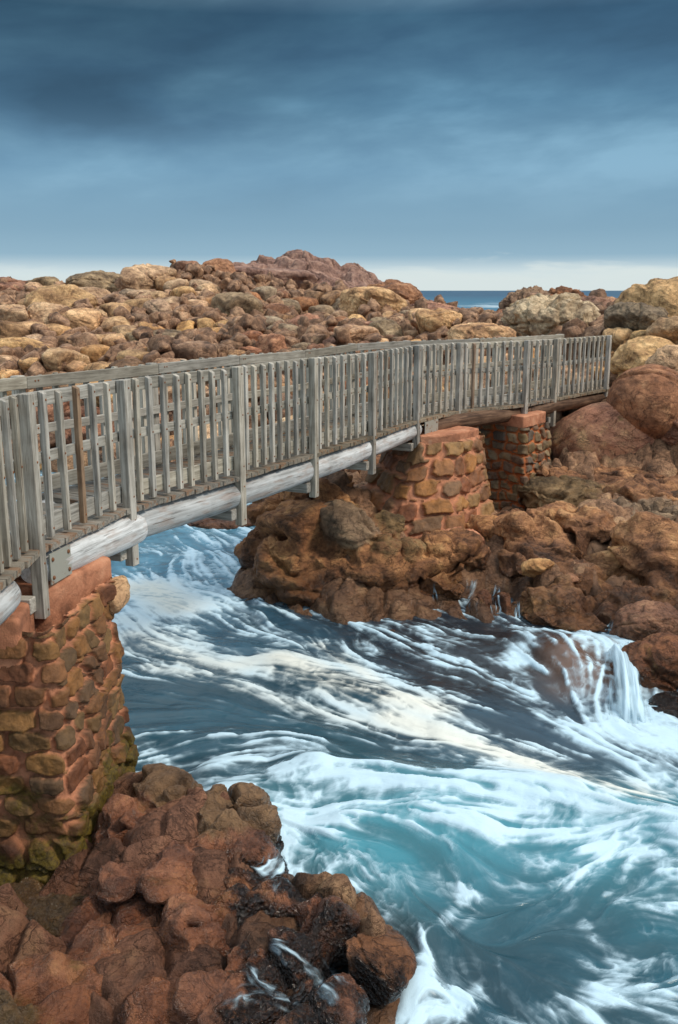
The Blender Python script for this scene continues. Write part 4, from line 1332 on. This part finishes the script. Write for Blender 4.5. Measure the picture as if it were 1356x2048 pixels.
def block(name, c, half, rz, mat, parent, seed, amp=.03, power=9.0, sub=5, skew=0.0):
    d, f = ico(sub)
    P = d / ((np.abs(d) ** power).sum(1) ** (1 / power))[:, None]
    P = P * np.array(half)
    P = P + d * (amp * fbm(P * 3.0 + seed, seed, 6, .6))[:, None]
    P[:, 2] += skew * P[:, 0]
    P = P @ rot_m(0, 0, rz).T
    return link(name, mesh_np(name, P + np.array(c), f), mat, parent)


def cube_grid(k):
    bm = bmesh.new()
    bmesh.ops.create_cube(bm, size=2.0)
    bmesh.ops.subdivide_edges(bm, edges=bm.edges[:], cuts=k, use_grid_fill=True)
    v = np.array([x.co[:] for x in bm.verts]); f = np.array([[w.index for w in p.verts] for p in bm.faces])
    bm.free()
    return v, f


def span_block(name, pts, z0, z1, mat, parent, seed, amp=.03):
    """mortar block over a four-cornered footprint (x, y), edges slightly worn"""
    V0, f = cube_grid(44)
    P = V0 * (np.abs(V0).max(1) / ((np.abs(V0) ** 22).sum(1) ** (1 / 22)))[:, None]
    pts = np.array(pts)
    a, b = (P[:, 0:1] + 1) / 2, (P[:, 1:2] + 1) / 2
    xy = pts[0] * (1 - a) * (1 - b) + pts[1] * a * (1 - b) + pts[2] * a * b + pts[3] * (1 - a) * b
    V = np.concatenate([xy, z0 + (z1 - z0) * (P[:, 2:3] + 1) / 2], 1)
    nrm = V0 ** 9; nrm /= np.linalg.norm(nrm, axis=1)[:, None]
    edge = (np.sort(np.abs(V0), axis=1)[:, 1] > .86)
    V = V + nrm * (amp * fbm(V * 3.0 + seed, seed, 6, .55) - edge * amp * 1.2 * np.maximum(fbm(V * 5.0 + seed, seed + 4, 4), 0))[:, None]
    return link(name, mesh_np(name, V, f), mat, parent)


# tall pier on the near bank
A_t, A_b = at_y(98, 1300, 6.38), at_y(158, 1740, 6.05)
B_t, B_b = at_y(232, 1200, 7.70), at_y(268, 1530, 7.80)
zt, zb = 1.84, -.25
c3 = lambda p, z: (p[0], p[1], z)
pier = empty('stone_pier', (-2.6, 6.9, 0), 'tall rubble-stone pier with orange mortar carrying the log beams near the mossy rocks', 'pier')
top = [(-3.6, 7.9, zt), (-3.6, 6.45, zt), c3(A_t, zt), c3(B_t, zt)]
bot = [(-3.7, 8.0, zb), (-3.7, 6.05, zb), c3(A_b, zb), c3(B_b, zb)]
masonry('masonry', top, bot, .27, .165, 3, M['masonry_near'], STONE, pier, relief=.052, res=.009, joint=.12, ragged=.13)
zc = 1.97
L = at_y(42, 1240, 6.38)
span_block('coping', [(-3.55, 6.36), (L[0], 6.33), (at_y(72, 1195, 7.0)[0], 7.05), (-3.55, 7.05)], 1.50, zc - .02, M['mortar'], pier, 5, .012)
a, b = at_y(84, 1180, 6.95), at_y(212, 1125, 7.72)
span_block('coping', [(-3.5, 6.9), (a[0] + .03, 6.88), (b[0] + .05, 7.78), (-3.4, 7.9)], 1.42, zc + .04, M['mortar'], pier, 8, .014)
st_ = rock_shape(77, 5, planes=9, p=6, amp=.10, cracks=0)
o = link('corner_stone', mesh_np('corner_stone', st_[0] * np.array([.13, .20, .15]), st_[1]), M['ochre'])
o.location = at_y(228, 1190, 7.68); adopt(o, pier)

# wide pier on the far side of the channel
q = lambda u, v, Y: at_y(u, v, Y)
pier2 = empty('stone_pier', tuple(q(850, 1080, 14.4)), 'wide flared rubble pier with thick orange mortar under the bend of the footbridge', 'pier')
ztop = 1.86
top = [c3(q(820, 860, 16.8), ztop), c3(q(790, 905, 15.5), ztop), c3(q(843, 905, 14.75), ztop), c3(q(902, 900, 14.9), ztop), c3(q(962, 880, 15.7), ztop), c3(q(930, 860, 16.8), ztop)]
bot = [c3(q(760, 1000, 17), .5), c3(q(690, 1020, 15.3), .45), c3(q(772, 1080, 13.75), .40), c3(q(905, 1090, 13.75), .35), c3(q(985, 1050, 15.2), .40), c3(q(950, 1000, 17), .5)]
masonry('masonry', top, bot, .46, .27, 21, M['masonry'], [(a * 1.5, b * 1.45, c * 1.4) for a, b, c in STONE], pier2, relief=.075, res=.017, joint=.13, ragged=.14, round_=.16)
tp = [q(838, 905, 14.85), q(900, 900, 15.0), q(960, 880, 15.75), q(850, 860, 16.6)]
span_block('coping', [p[:2] for p in tp], 1.66, 1.97, M['mortar'], pier2, 13, .02)
block('mortar_apron', q(905, 1085, 13.9), (.42, .30, .16), .3, M['mortar'], pier2, 9, .16, 3.0, sub=6)
block('mortar_apron', q(955, 1058, 14.6), (.22, .22, .12), .3, M['mortar'], pier2, 12, .12, 3.0, sub=6)

# small square pier
pier3 = empty('stone_pier', tuple(q(1040, 1005, 17.2)), 'square pier of grey-brown stones in neat orange mortar near the pink dome rock', 'pier')
ztop = 1.80
top = [c3(q(1010, 840, 18.7), ztop), c3(q(960, 860, 17.75), ztop), c3(q(1047, 858, 16.95), ztop), c3(q(1094, 845, 17.75), ztop)]
bot = [c3(q(1015, 990, 18.7), .2), c3(q(962, 1010, 17.6), .2), c3(q(1050, 1015, 16.8), .2), c3(q(1108, 985, 17.75), .2)]
masonry('masonry', top, bot, .27, .19, 31, M['masonry'], STONE_C, pier3, relief=.05, res=.015, joint=.13, ragged=.03, mort=rgb(186, 108, 62), round_=.04)
span_block('coping', [p[:2] for p in (q(962, 860, 17.75), q(1046, 858, 16.93), q(1093, 845, 17.75), q(1010, 840, 18.65))], 1.78, 2.0, M['mortar'], pier3, 17, .015)
# ------------------------------------------------------------------ water
def water_mat(name, fine=1.0, film=False):
    m, T = new_mat(name)
    tint = T.n('ShaderNodeAttribute', attribute_name='water_tint').outputs['Color']
    foam = T.n('ShaderNodeAttribute', attribute_name='foam').outputs['Fac']
    cream = T.n('ShaderNodeAttribute', attribute_name='cream').outputs['Fac']
    uv = T.n('ShaderNodeAttribute', attribute_name='flow_uv').outputs['Vector']
    P = T.n('ShaderNodeNewGeometry').outputs['Position']
    fn = T.noise(uv, 1.0, 7, 0.62, 0.5)
    f = T.math('ADD', foam, T.math('MULTIPLY', T.math('SUBTRACT', fn, 0.5), T.math('MULTIPLY', T.math('ADD', 0.25, foam), 0.7 * fine)))
    f = T.smooth(f, 0.0, 1.05)
    fc = T.mix(cream, rgb(196, 222, 236), rgb(232, 227, 212))
    c1 = T.mix(f, tint, fc)
    rough = T.math('ADD', 0.14, T.math('MULTIPLY', f, 0.5))
    finish(T, c1, rough, T.math('ADD', T.math('MULTIPLY', fn, .6), T.noise(P, 9.0, 4, .5)), 0.22, 0.03, 0.4)
    if film:                    # a thin film of water shows the rock under it
        b = next(n for n in m.node_tree.nodes if n.type == 'BSDF_PRINCIPLED')
        T.put(b.inputs['Alpha'], T.smooth(T.math('ADD', foam, T.math('MULTIPLY', T.math('SUBTRACT', fn, 0.5), 1.1)), 0.12, 1.05))
    return m


M['water'] = water_mat('rushing_water')
M['film'] = water_mat('thin_running_water', 1.0, True)

XT, Y0, Y1 = 0.60, 3.3, 25.0
NX, NY = 860, 1150
ty = np.linspace(0, 1, NY)
wy_ = Y0 * (Y1 / Y0) ** ty
wx_ = np.linspace(-XT, XT, NX)
WX = (wx_[None] * (wy_[:, None] + 1.2)); WY = np.repeat(wy_[:, None], NX, 1)
px_, py_ = WX.ravel(), WY.ravel()

FLOW = [(330, 1080, 60, 80), (450, 1130, 80, 60), (300, 1230, 120, 40), (450, 1330, 150, 40), (650, 1370, 150, 55), (600, 1250, 130, 75), (800, 1290, 110, 75), (1000, 1350, 100, 62),
        (900, 1450, 150, 65), (1200, 1450, 100, 75), (1300, 1550, 100, 66), (1100, 1540, 150, 65), (500, 1480, 150, 8), (700, 1520, 150, 30), (350, 1500, 150, -14), (650, 1600, 150, 10),
        (900, 1620, 150, 22), (1250, 1660, 150, 30), (1150, 1310, 30, 60), (1230, 1370, 24, 100), (1050, 1290, 50, 40), (700, 1700, 120, 40), (610, 1720, -30, 70), (850, 1760, 110, 20),
        (860, 1900, -14, 100), (1000, 1850, 60, -66), (1100, 1750, 100, 16), (1200, 1900, 60, 60), (1300, 1950, 80, -30), (1000, 1980, 40, 80), (1250, 1800, 120, 24), (760, 1980, 100, -24),
        (560, 1590, 140, -40), (130, 950, 80, 60), (1340, 1850, 100, 10), (930, 1800, 40, 60), (520, 1200, 90, 80), (700, 1215, 140, 30)]
fp, fd = [], []
for u, v, du, dv in FLOW:
    a, b = at_z(u - du * .1, v - dv * .1), at_z(u + du * .1, v + dv * .1)
    fp.append((a + b)[:2] / 2); d = (b - a)[:2]; fd.append(d / np.linalg.norm(d))
fp, fd = np.array(fp), np.array(fd)
# flow on a coarse world grid
GX0, GY0, GR = -17.0, 1.5, 0.10
gnx, gny = 340, 250
gx, gy = np.meshgrid(GX0 + GR * np.arange(gnx), GY0 + GR * np.arange(gny))
w = 1.0 / (((gx[..., None] - fp[:, 0]) ** 2 + (gy[..., None] - fp[:, 1]) ** 2) + .04) ** 1.6
VFX = (w * fd[:, 0]).sum(-1); VFY = (w * fd[:, 1]).sum(-1)
turb = fbm(np.stack([gx.ravel() * 1.1, gy.ravel() * 1.1, gx.ravel() * 0], 1), 61, 4).reshape(gx.shape) * (.8 + 1.6 / (1 + np.exp((gy - 6.6) / .25)))
nrm_ = np.hypot(VFX, VFY) + 1e-9
VFX, VFY = VFX / nrm_, VFY / nrm_
VFX, VFY = VFX * np.cos(turb) - VFY * np.sin(turb), VFX * np.sin(turb) + VFY * np.cos(turb)


def bil(arr, x, y):
    x = np.clip(x, 0, arr.shape[1] - 1.001); y = np.clip(y, 0, arr.shape[0] - 1.001)
    i, j = x.astype(np.int32), y.astype(np.int32)
    fx, fy = x - i, y - j
    return (arr[j, i] * (1 - fx) + arr[j, i + 1] * fx) * (1 - fy) + (arr[j + 1, i] * (1 - fx) + arr[j + 1, i + 1] * fx) * fy


rs = np.random.RandomState(8)
NR = .015


def blur(a, k):
    for _ in range(k):
        a = (a + np.roll(a, 1, 0) + np.roll(a, -1, 0)) / 3
        a = (a + np.roll(a, 1, 1) + np.roll(a, -1, 1)) / 3
    return a / a.std()


tex = [blur(rs.normal(size=(1600, 2300)).astype(np.float32), k) for k in (2, 9, 44)]


def lic(weights_steps):
    acc = [np.zeros(len(px_)) for _ in tex]
    for sgn in (1, -1):
        x, y = px_.copy(), py_.copy()
        for n in range(40):
            vx = bil(VFX, (x - GX0) / GR, (y - GY0) / GR); vy = bil(VFY, (x - GX0) / GR, (y - GY0) / GR)
            st = .013 + .0011 * py_
            x += sgn * vx * st; y += sgn * vy * st
            for k, t in enumerate(tex):
                acc[k] += bil(t, (x + 17) / NR, (y - 1.5) / NR) * (1 if n < (13, 24, 40)[k] else 0)
    return [a / a.std() for a in acc]


L1, L2, L3 = lic(None)


def poly_dist(pts):
    """distance on the water plane to a photo polyline, with the nearest parameter"""
    W_ = np.array([at_z(u, v)[:2] for u, v in pts])
    best = np.full(len(px_), 1e9); par = np.zeros(len(px_))
    for i in range(len(W_) - 1):
        a, b = W_[i], W_[i + 1]
        d = b - a
        t = np.clip(((px_ - a[0]) * d[0] + (py_ - a[1]) * d[1]) / (d @ d), 0, 1)
        dd = np.hypot(px_ - a[0] - t * d[0], py_ - a[1] - t * d[1])
        m_ = dd < best
        best = np.where(m_, dd, best); par = np.where(m_, i + t, par)
    return best


q3 = np.stack([px_, py_, px_ * 0], 1)
warp = .22 * fbm(q3 * 1.4, 71, 4)
F_ = .12 + .10 * sstep(py_, 6.0, 7.4) + .14 * fbm(q3 * .7, 72, 4)
CR = np.zeros(len(px_))
# foam bands: photo line, half width (m), strength, creaminess
BANDS = [([(240, 1185), (300, 1180), (350, 1215)], .46, 2.0, .8), ([(262, 1270), (330, 1300), (430, 1340), (540, 1325)], .34, .6, .6),
         ([(250, 1240), (300, 1260), (360, 1275)], .30, .5, .4),
         ([(560, 1330), (640, 1360), (760, 1400), (860, 1425)], .42, .55, .8), ([(300, 1335), (480, 1375), (620, 1420), (770, 1455), (900, 1480)], .22, .55, .5),
         ([(780, 1440), (900, 1480), (1000, 1510), (1100, 1550), (1200, 1588), (1270, 1612)], .30, .62, .8),
         ([(380, 1280), (430, 1320), (520, 1330)], .16, .4, .3), ([(640, 1290), (720, 1345), (800, 1400), (900, 1430)], .16, .3, .6),
         ([(380, 1100), (440, 1180), (520, 1260), (640, 1320)], .14, .5, 0), ([(290, 1095), (360, 1110), (420, 1130), (480, 1150)], .22, .5, 0), ([(400, 1055), (450, 1075), (480, 1110)], .30, .5, 0),
         ([(290, 1480), (400, 1470), (520, 1500), (640, 1500)], .14, .42, 0), ([(420, 1540), (540, 1505), (600, 1520), (640, 1545)], .14, .5, 0), ([(300, 1540), (420, 1530), (500, 1545)], .14, .4, 0),
         ([(1020, 1330), (1050, 1290), (1100, 1270), (1200, 1285), (1240, 1295)], .16, .55, 0), ([(1030, 1310), (1040, 1360), (1060, 1400), (1100, 1440), (1180, 1500)], .14, .6, 0),
         ([(1190, 1400), (1230, 1450), (1300, 1510), (1356, 1560)], .30, .55, 0), ([(1240, 1300), (1260, 1380), (1300, 1450)], .34, .8, 0), ([(1200, 1455), (1270, 1475), (1340, 1480)], .28, .8, 0), ([(1320, 1480), (1356, 1500)], .3, .6, 0),
         ([(850, 1260), (860, 1300), (880, 1330)], .10, .35, 0), ([(1080, 1420), (1180, 1480), (1300, 1570)], .16, .35, 0),
         ([(620, 1195), (740, 1215), (870, 1225), (980, 1245)], .12, .25, 0), ([(590, 1190), (540, 1160), (480, 1110)], .10, .3, 0),
         # the breaking wave and its white water
         ([(500, 1600), (620, 1570), (760, 1575), (900, 1590), (1050, 1605), (1200, 1630), (1356, 1680)], .30, .55, 0),
         ([(600, 1640), (760, 1640), (900, 1630), (1050, 1650), (1200, 1680), (1356, 1720)], .28, .34, 0),
         ([(560, 1700), (600, 1760), (680, 1790), (720, 1760), (690, 1710)], .10, .55, 0), ([(590, 1640), (575, 1700), (540, 1770)], .10, .6, 0), ([(620, 1700), (660, 1740), (640, 1790)], .08, .45, 0),
         ([(940, 1790), (900, 1830), (860, 1870), (845, 1930), (840, 1990), (760, 2020), (690, 2010)], .07, .75, 0), ([(900, 1760), (960, 1800), (930, 1850), (890, 1880)], .07, .5, 0),
         ([(1010, 1870), (960, 1950), (930, 2010), (900, 2040)], .07, .45, 0), ([(1170, 1850), (1220, 1900), (1250, 1930), (1330, 1920)], .08, .55, 0), ([(1250, 1930), (1200, 1990), (1180, 2040)], .09, .5, 0),
         ([(1180, 1780), (1260, 1800), (1356, 1830)], .08, .35, 0), ([(1120, 2010), (1170, 1990), (1280, 1980), (1356, 2030)], .10, .45, 0), ([(820, 2040), (880, 2000), (960, 1990)], .08, .5, 0),
         ([(700, 1840), (740, 1860), (770, 1840)], .05, .3, 0), ([(1000, 1700), (1120, 1740), (1220, 1750)], .12, .25, 0), ([(0, 990), (100, 965), (200, 950), (300, 960)], .5, .5, 0)]
for pts, wd, stg, crm in BANDS:
    d = poly_dist(pts)
    g = np.exp(-((d + 1.6 * wd * warp + .5 * wd * fbm(q3 * 4.5, 73, 4)) / wd) ** 2)
    F_ = F_ + stg * g
    CR = np.maximum(CR, crm * np.exp(-(d / (wd * .9)) ** 2))
# calmer, darker tongues
CALM = [(420, 1430, .9, .34), (330, 1390, .5, .25), (560, 1290, .45, .20), (640, 1310, .3, .15), (880, 1530, .4, .25), (1010, 1430, .35, .15), (700, 1480, .35, .2), (930, 1720, .45, .30), (960, 1920, .5, .28), (1120, 1860, .35, .2),
        (740, 1215, .5, .2), (800, 1720, .35, .2), (330, 1440, .6, .15), (800, 1830, .3, .3), (770, 1890, .35, .35)]
for u, v, r, s in CALM:
    p = at_z(u, v)
    F_ = F_ - s * np.exp(-(((px_ - p[0]) ** 2 + (py_ - p[1]) ** 2) / r ** 2))
det = .55 * L1 + .62 * L2 + .40 * L3
gz_ = ground_rock(px_, py_)
shore = np.exp(-((gz_ + .10) / .16) ** 2)
F_ = F_ + .36 * shore * (.5 + fbm(q3 * 2.3, 77, 3))
lw = np.stack([px_ + .10 * L3 + warp, py_ + .06 * L2, px_ * 0], 1)
lace = np.clip(1 - 2.6 * np.abs(fbm(lw * 2.2, 91, 5)), 0, 1) ** 2.0 * sstep(fbm(q3 * 1.1 + 9, 92, 3), -.25, .35)
lace2 = np.clip(1 - 3.0 * np.abs(fbm(lw * 5.0 + 30, 93, 4)), 0, 1) ** 2.0
rap = sstep(py_, 6.3, 7.4)                                   # the fast stretch upstream of the breaking wave
detr = .80 * L1 + .62 * L2 + .22 * L3
br = fbm(lw * np.array([3.2, 3.2, 1]) + 20, 97, 6, .6)            # froth breaking the streaks up
br2 = fbm(lw * 9.0 + 50, 98, 4, .6)
core = rap * sstep(F_ * .95 + .26 * detr + .35 * br, .12, 1.32) + (1 - rap) * sstep(F_ * .92 + .17 * det + .45 * br, .10, 1.28)
wisp = sstep(.8 * L1 + .75 * L2 + .25 * L3 + .5 * lace2 + .8 * br, .6, 3.2) * sstep(F_, .02, .5) * .6
dash = sstep(1.1 * L1 + .5 * L2 + .6 * br2, 1.0, 2.8) * sstep(F_, -.1, .3) * rap * .55
crest = np.exp(-((poly_dist([(490, 1600), (620, 1572), (760, 1580), (900, 1592), (1050, 1608), (1200, 1635), (1356, 1685)]) + .5 * warp) / .38) ** 2)
boil = sstep(1.3 * br + .5 * br2 + .5 * crest, .0, .8) * crest
lace3 = np.clip(1 - 3.0 * np.abs(fbm(lw * 8.5 + 10, 96, 4)), 0, 1) ** 1.6
haze = (1 - rap) * (.16 + .34 * sstep(fbm(lw * 1.5 + 70, 99, 4), -.15, .4))
foam = core * (.80 + .22 * np.tanh(L1 * .9) + .25 * br2) + wisp + dash + .45 * boil + (.40 * lace + .26 * lace2 + .20 * lace3 * (1 - rap)) * sstep(F_ + .15 * L2 + .3 * br, .0, .5)
foam = np.clip(foam + haze * (.35 * lace + .35 * lace2 + .35 * lace3 + .25 * np.tanh(L1)), 0, 1)

# body colour of the water itself
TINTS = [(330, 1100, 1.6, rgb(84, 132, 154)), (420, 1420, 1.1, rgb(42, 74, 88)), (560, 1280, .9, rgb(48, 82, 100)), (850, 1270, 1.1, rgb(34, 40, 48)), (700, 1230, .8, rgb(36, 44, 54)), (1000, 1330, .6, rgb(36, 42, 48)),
         (1150, 1345, .42, rgb(110, 78, 58)), (1240, 1330, .4, rgb(96, 80, 70)), (1150, 1480, .8, rgb(42, 62, 76)), (900, 1510, .7, rgb(40, 66, 80)), (650, 1620, .7, rgb(62, 126, 142)), (850, 1690, .8, rgb(56, 126, 140)),
         (1150, 1680, .8, rgb(66, 134, 150)), (1300, 1760, .7, rgb(42, 102, 116)), (950, 1760, .5, rgb(48, 96, 110)), (950, 1920, .8, rgb(26, 62, 76)), (1250, 1950, .8, rgb(32, 76, 90)), (1120, 1850, .7, rgb(32, 74, 88)),
         (780, 1880, .4, rgb(52, 46, 38)), (640, 1760, .35, rgb(64, 74, 78)), (600, 1510, .6, rgb(44, 72, 84)), (130, 950, 3, rgb(96, 140, 160)), (500, 1540, .5, rgb(46, 68, 80)), (740, 1960, .35, rgb(60, 64, 62))]
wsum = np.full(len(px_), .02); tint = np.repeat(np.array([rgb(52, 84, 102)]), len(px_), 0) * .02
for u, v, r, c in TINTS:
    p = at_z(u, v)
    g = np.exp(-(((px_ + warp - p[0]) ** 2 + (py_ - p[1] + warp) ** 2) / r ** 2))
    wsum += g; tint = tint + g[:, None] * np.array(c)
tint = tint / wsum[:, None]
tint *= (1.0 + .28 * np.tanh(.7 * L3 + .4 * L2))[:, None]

# surface relief
Z = .045 * fbm(q3 * 1.1, 81, 4) + .010 * L3 + .005 * L2 * (.4 + foam) + .022 * foam
SWELL = [([(470, 1610), (620, 1565), (760, 1570), (900, 1585), (1050, 1600), (1200, 1630), (1356, 1670)], .34, .17), ([(700, 1650), (850, 1640), (960, 1660)], .2, .08),
         ([(1040, 1290), (1130, 1300), (1240, 1300)], .42, .13), ([(420, 1545), (540, 1505), (640, 1545)], .16, .06), ([(300, 1480), (480, 1470), (640, 1500)], .16, .05),
         ([(560, 1330), (760, 1400), (900, 1440)], .3, .06), ([(850, 1870), (840, 1990)], .14, .05), ([(1130, 1335), (1160, 1355)], .36, .20)]
for pts, wd, hgt in SWELL:
    d = poly_dist(pts)
    Z = Z + hgt * np.exp(-((d + .12 * warp) / wd) ** 2)
WV = np.stack([px_, py_, Z], 1)
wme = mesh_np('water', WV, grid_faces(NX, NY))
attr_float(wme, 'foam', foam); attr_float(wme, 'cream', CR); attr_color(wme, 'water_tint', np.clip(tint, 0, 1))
# streamline coordinates for the fine streaks: long along the current, short across it
ang = np.arctan2(bil(VFY, (px_ - GX0) / GR, (py_ - GY0) / GR), bil(VFX, (px_ - GX0) / GR, (py_ - GY0) / GR))
fu = np.stack([L1 * 1.6 + px_ * .5, L2 * 1.3 + py_ * .5, L3 * .6], 1)
a_ = wme.attributes.new('flow_uv', 'FLOAT_VECTOR', 'POINT'); a_.data.foreach_set('vector', fu.astype(np.float32).ravel())
wob_ = link('water', wme, M['water'])
tag(wob_, kind='structure')

# open sea
def sea_mat():
    m, T = new_mat('open_sea')
    P = T.n('ShaderNodeNewGeometry').outputs['Position']
    n = T.noise(T.vmath('MULTIPLY', P, (.05, .02, 1)), 1.0, 8, .65)
    s = T.noise(T.vmath('MULTIPLY', P, (.030, .012, 1)), 1.0, 9, .72, .6)
    py = T.n('ShaderNodeSeparateXYZ', i_0=P).outputs
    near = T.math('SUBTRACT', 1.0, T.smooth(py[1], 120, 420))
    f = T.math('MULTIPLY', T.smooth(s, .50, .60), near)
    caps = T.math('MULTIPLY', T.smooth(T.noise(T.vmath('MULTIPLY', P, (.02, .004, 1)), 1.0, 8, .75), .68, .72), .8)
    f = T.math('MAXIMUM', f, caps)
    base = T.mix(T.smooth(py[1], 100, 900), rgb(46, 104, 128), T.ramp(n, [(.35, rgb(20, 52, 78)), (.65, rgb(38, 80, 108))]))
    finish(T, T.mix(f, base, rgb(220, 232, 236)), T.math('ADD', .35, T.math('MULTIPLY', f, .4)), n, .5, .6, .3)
    return m


sx_ = np.linspace(-1, 1, 60)
sy_ = 40 * (30000 / 40) ** np.linspace(0, 1, 80)
SX = sx_[None] * (sy_[:, None] * 1.1 + 60); SY = np.repeat(sy_[:, None], 60, 1)
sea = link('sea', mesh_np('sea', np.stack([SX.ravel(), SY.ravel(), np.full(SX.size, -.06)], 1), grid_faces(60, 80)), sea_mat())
tag(sea, kind='structure')

# ------------------------------------------------------------------ falls and runnels draped over the rocks
bpy.context.view_layer.update()
DG = bpy.context.evaluated_depsgraph_get()


def drape(name, label, pts, wpx, cat, lift=.02, foamy=.8, seed=0, group=None, skip=('water',)):
    """a film of running water laid on whatever rock lies under a line of photo points"""
    pts = np.array(pts, float)
    seg = np.linalg.norm(np.diff(pts, axis=0), axis=1)
    cum = np.concatenate([[0], np.cumsum(seg)])
    n = max(12, int(cum[-1] / 2.5)); m = 21
    t = np.linspace(0, cum[-1], n)
    c = np.stack([np.interp(t, cum, pts[:, k]) for k in (0, 1)], 1)
    d = np.gradient(c, axis=0); d /= np.linalg.norm(d, axis=1)[:, None]
    nn = np.stack([-d[:, 1], d[:, 0]], 1)
    wv = np.interp(t, cum, np.broadcast_to(np.array(wpx, float), (len(pts),)) if np.ndim(wpx) == 0 else np.array(wpx, float))
    wig = fbm(np.stack([t * .05, t * 0 + seed, t * 0], 1), seed, 3)
    V = np.zeros((n, m, 3)); 
    O = Vector((0, 0, CAM_H))
    for i in range(n):
        for j in range(m):
            s = (j / (m - 1) - .5) * wv[i] * (1 + .5 * wig[i])
            u, v = c[i] + nn[i] * s
            dr = Vector(ray(u, v)).normalized()
            org = O.copy()
            for _ in range(4):
                ok, loc, nor, idx, ob, mx = sc.ray_cast(DG, org, dr)
                if ok and ob.name.split('.')[0] in skip:
                    org = loc + dr * .001
                    continue
                break
            V[i, j] = np.array(loc) + np.array(nor) * lift if ok else (V[i, j - 1] if j else V[i - 1, j])
    for _ in range(3):
        V[1:-1] = (V[:-2] + V[1:-1] * 2 + V[2:]) / 4
        V[:, 1:-1] = (V[:, :-2] + V[:, 1:-1] * 2 + V[:, 2:]) / 4
    edge = 1 - np.abs(np.linspace(-1, 1, m)) ** 3
    V[..., 2] -= (1 - edge)[None] * lift * 1.6
    me = mesh_np(name, V.reshape(-1, 3), grid_faces(m, n))
    S, A_ = np.meshgrid(np.linspace(0, 1, m), t)
    st = fbm(np.stack([S.ravel() * 7, A_.ravel() * .02, S.ravel() * 0 + seed], 1), seed, 4)
    fo = np.clip(foamy * (.55 + 1.3 * st) * np.repeat(edge[None] ** .6, n, 0).ravel() * (np.minimum(1, np.minimum(A_ - 0, cum[-1] - A_) / 14).ravel() * .8 + .2), 0, 1)
    attr_float(me, 'foam', fo); attr_float(me, 'cream', fo * 0)
    attr_color(me, 'water_tint', np.repeat(np.array([rgb(70, 84, 92)]), len(fo), 0))
    a = me.attributes.new('flow_uv', 'FLOAT_VECTOR', 'POINT')
    a.data.foreach_set('vector', np.stack([S.ravel() * 6, A_.ravel() * .03, S.ravel() * 0], 1).astype(np.float32).ravel())
    o = link(name, me, M['film'])
    tag(o, label, cat, group)
    return o


drape('runnel', 'thick white runnel of foam sliding off the mussel-covered rock', [(600, 1650), (580, 1690), (558, 1735), (525, 1765)], [40, 60, 80, 110], 'runnel', foamy=.95, seed=2)
drape('runnel', 'milky ribbon of water curving over the broad dark rock', [(540, 1880), (595, 1910), (640, 1945), (690, 1995)], [24, 50, 70, 80], 'runnel', foamy=.6, seed=3)
drape('runnel', 'white trickle spreading over the speckled red rock near the bottom edge', [(440, 2015), (480, 1985), (540, 1990), (610, 2012)], [40, 60, 50, 40], 'runnel', foamy=.55, seed=4)
drape('runnel', 'short foam trail beneath the ribbon of water', [(495, 1935), (520, 1965), (560, 1985)], [30, 40, 30], 'runnel', foamy=.6, seed=9)
drape('waterfall', 'thin white trickle beside the round wet stone', [(993, 1168), (990, 1195), (988, 1235)], [30, 24, 34], 'waterfall', foamy=.9, seed=5)
drape('waterfall', 'narrow white thread of water beside the upright brown rock', [(1038, 1200), (1036, 1222), (1036, 1250)], [16, 20, 28], 'waterfall', foamy=.9, seed=6)
drape('waterfall', 'small fan-shaped waterfall pouring around the round wet stone', [(955, 1160), (945, 1185), (930, 1225)], [46, 56, 60], 'waterfall', foamy=.7, seed=7)
drape('waterfall', 'tiny white trickle beneath the wide pier', [(866, 1165), (867, 1185), (868, 1205)], [14, 18, 24], 'waterfall', foamy=.8, seed=8)
drape('waterfall', 'twin white trickle above the red boulders', [(1228, 1238), (1218, 1262), (1212, 1285)], [16, 28, 50], 'waterfall', foamy=.8, seed=10)

# the foaming cascade beside the red boulder: a curved sheet of falling water
ct, cb = [], []
NA, NB = 40, 60
S_, T__ = np.meshgrid(np.linspace(0, 1, NA), np.linspace(0, 1, NB))
tl, tr = at_y(1206, 1312, 10.3), at_y(1264, 1288, 10.55)
bl_, br_ = at_z(1208, 1472, -.05), at_z(1316, 1472, -.05)
P = (tl * (1 - S_)[..., None] + tr * S_[..., None]) * (1 - T__)[..., None] + (bl_ * (1 - S_)[..., None] + br_ * S_[..., None]) * T__[..., None]
P[..., 2] += .24 * np.sin(np.pi * np.clip(T__ * .9 + .1, 0, 1)) * (1 - T__ * .5) * np.sin(np.pi * (S_ * .8 + .1))
P[..., 1] -= .10 * np.sin(np.pi * T__)
qq = np.stack([S_.ravel() * 9, T__.ravel() * 1.6, S_.ravel() * 0], 1)
stk = fbm(qq, 33, 5)
P[..., 2] += (.05 * stk).reshape(S_.shape)
me = mesh_np('cascade', P.reshape(-1, 3), grid_faces(NA, NB))
fo = np.clip((.80 + .45 * stk) * (1 - sstep(np.abs(S_.ravel() * 2 - 1) + .5 * fbm(qq * np.array([1.2, 2.2, 1]), 35, 4), .55, 1.0)) * (1 - .7 * sstep(T__.ravel() + .3 * fbm(qq * 1.5, 36, 3), .75, 1.0)), .0, 1)
attr_float(me, 'foam', fo); attr_float(me, 'cream', fo * 0); attr_color(me, 'water_tint', np.repeat(np.array([rgb(96, 136, 152)]), len(fo), 0))
a = me.attributes.new('flow_uv', 'FLOAT_VECTOR', 'POINT'); a.data.foreach_set('vector', (qq * .8).astype(np.float32).ravel())
tag(link('cascade', me, M['film']), 'broad white cascade plunging past the large red boulder', 'waterfall')
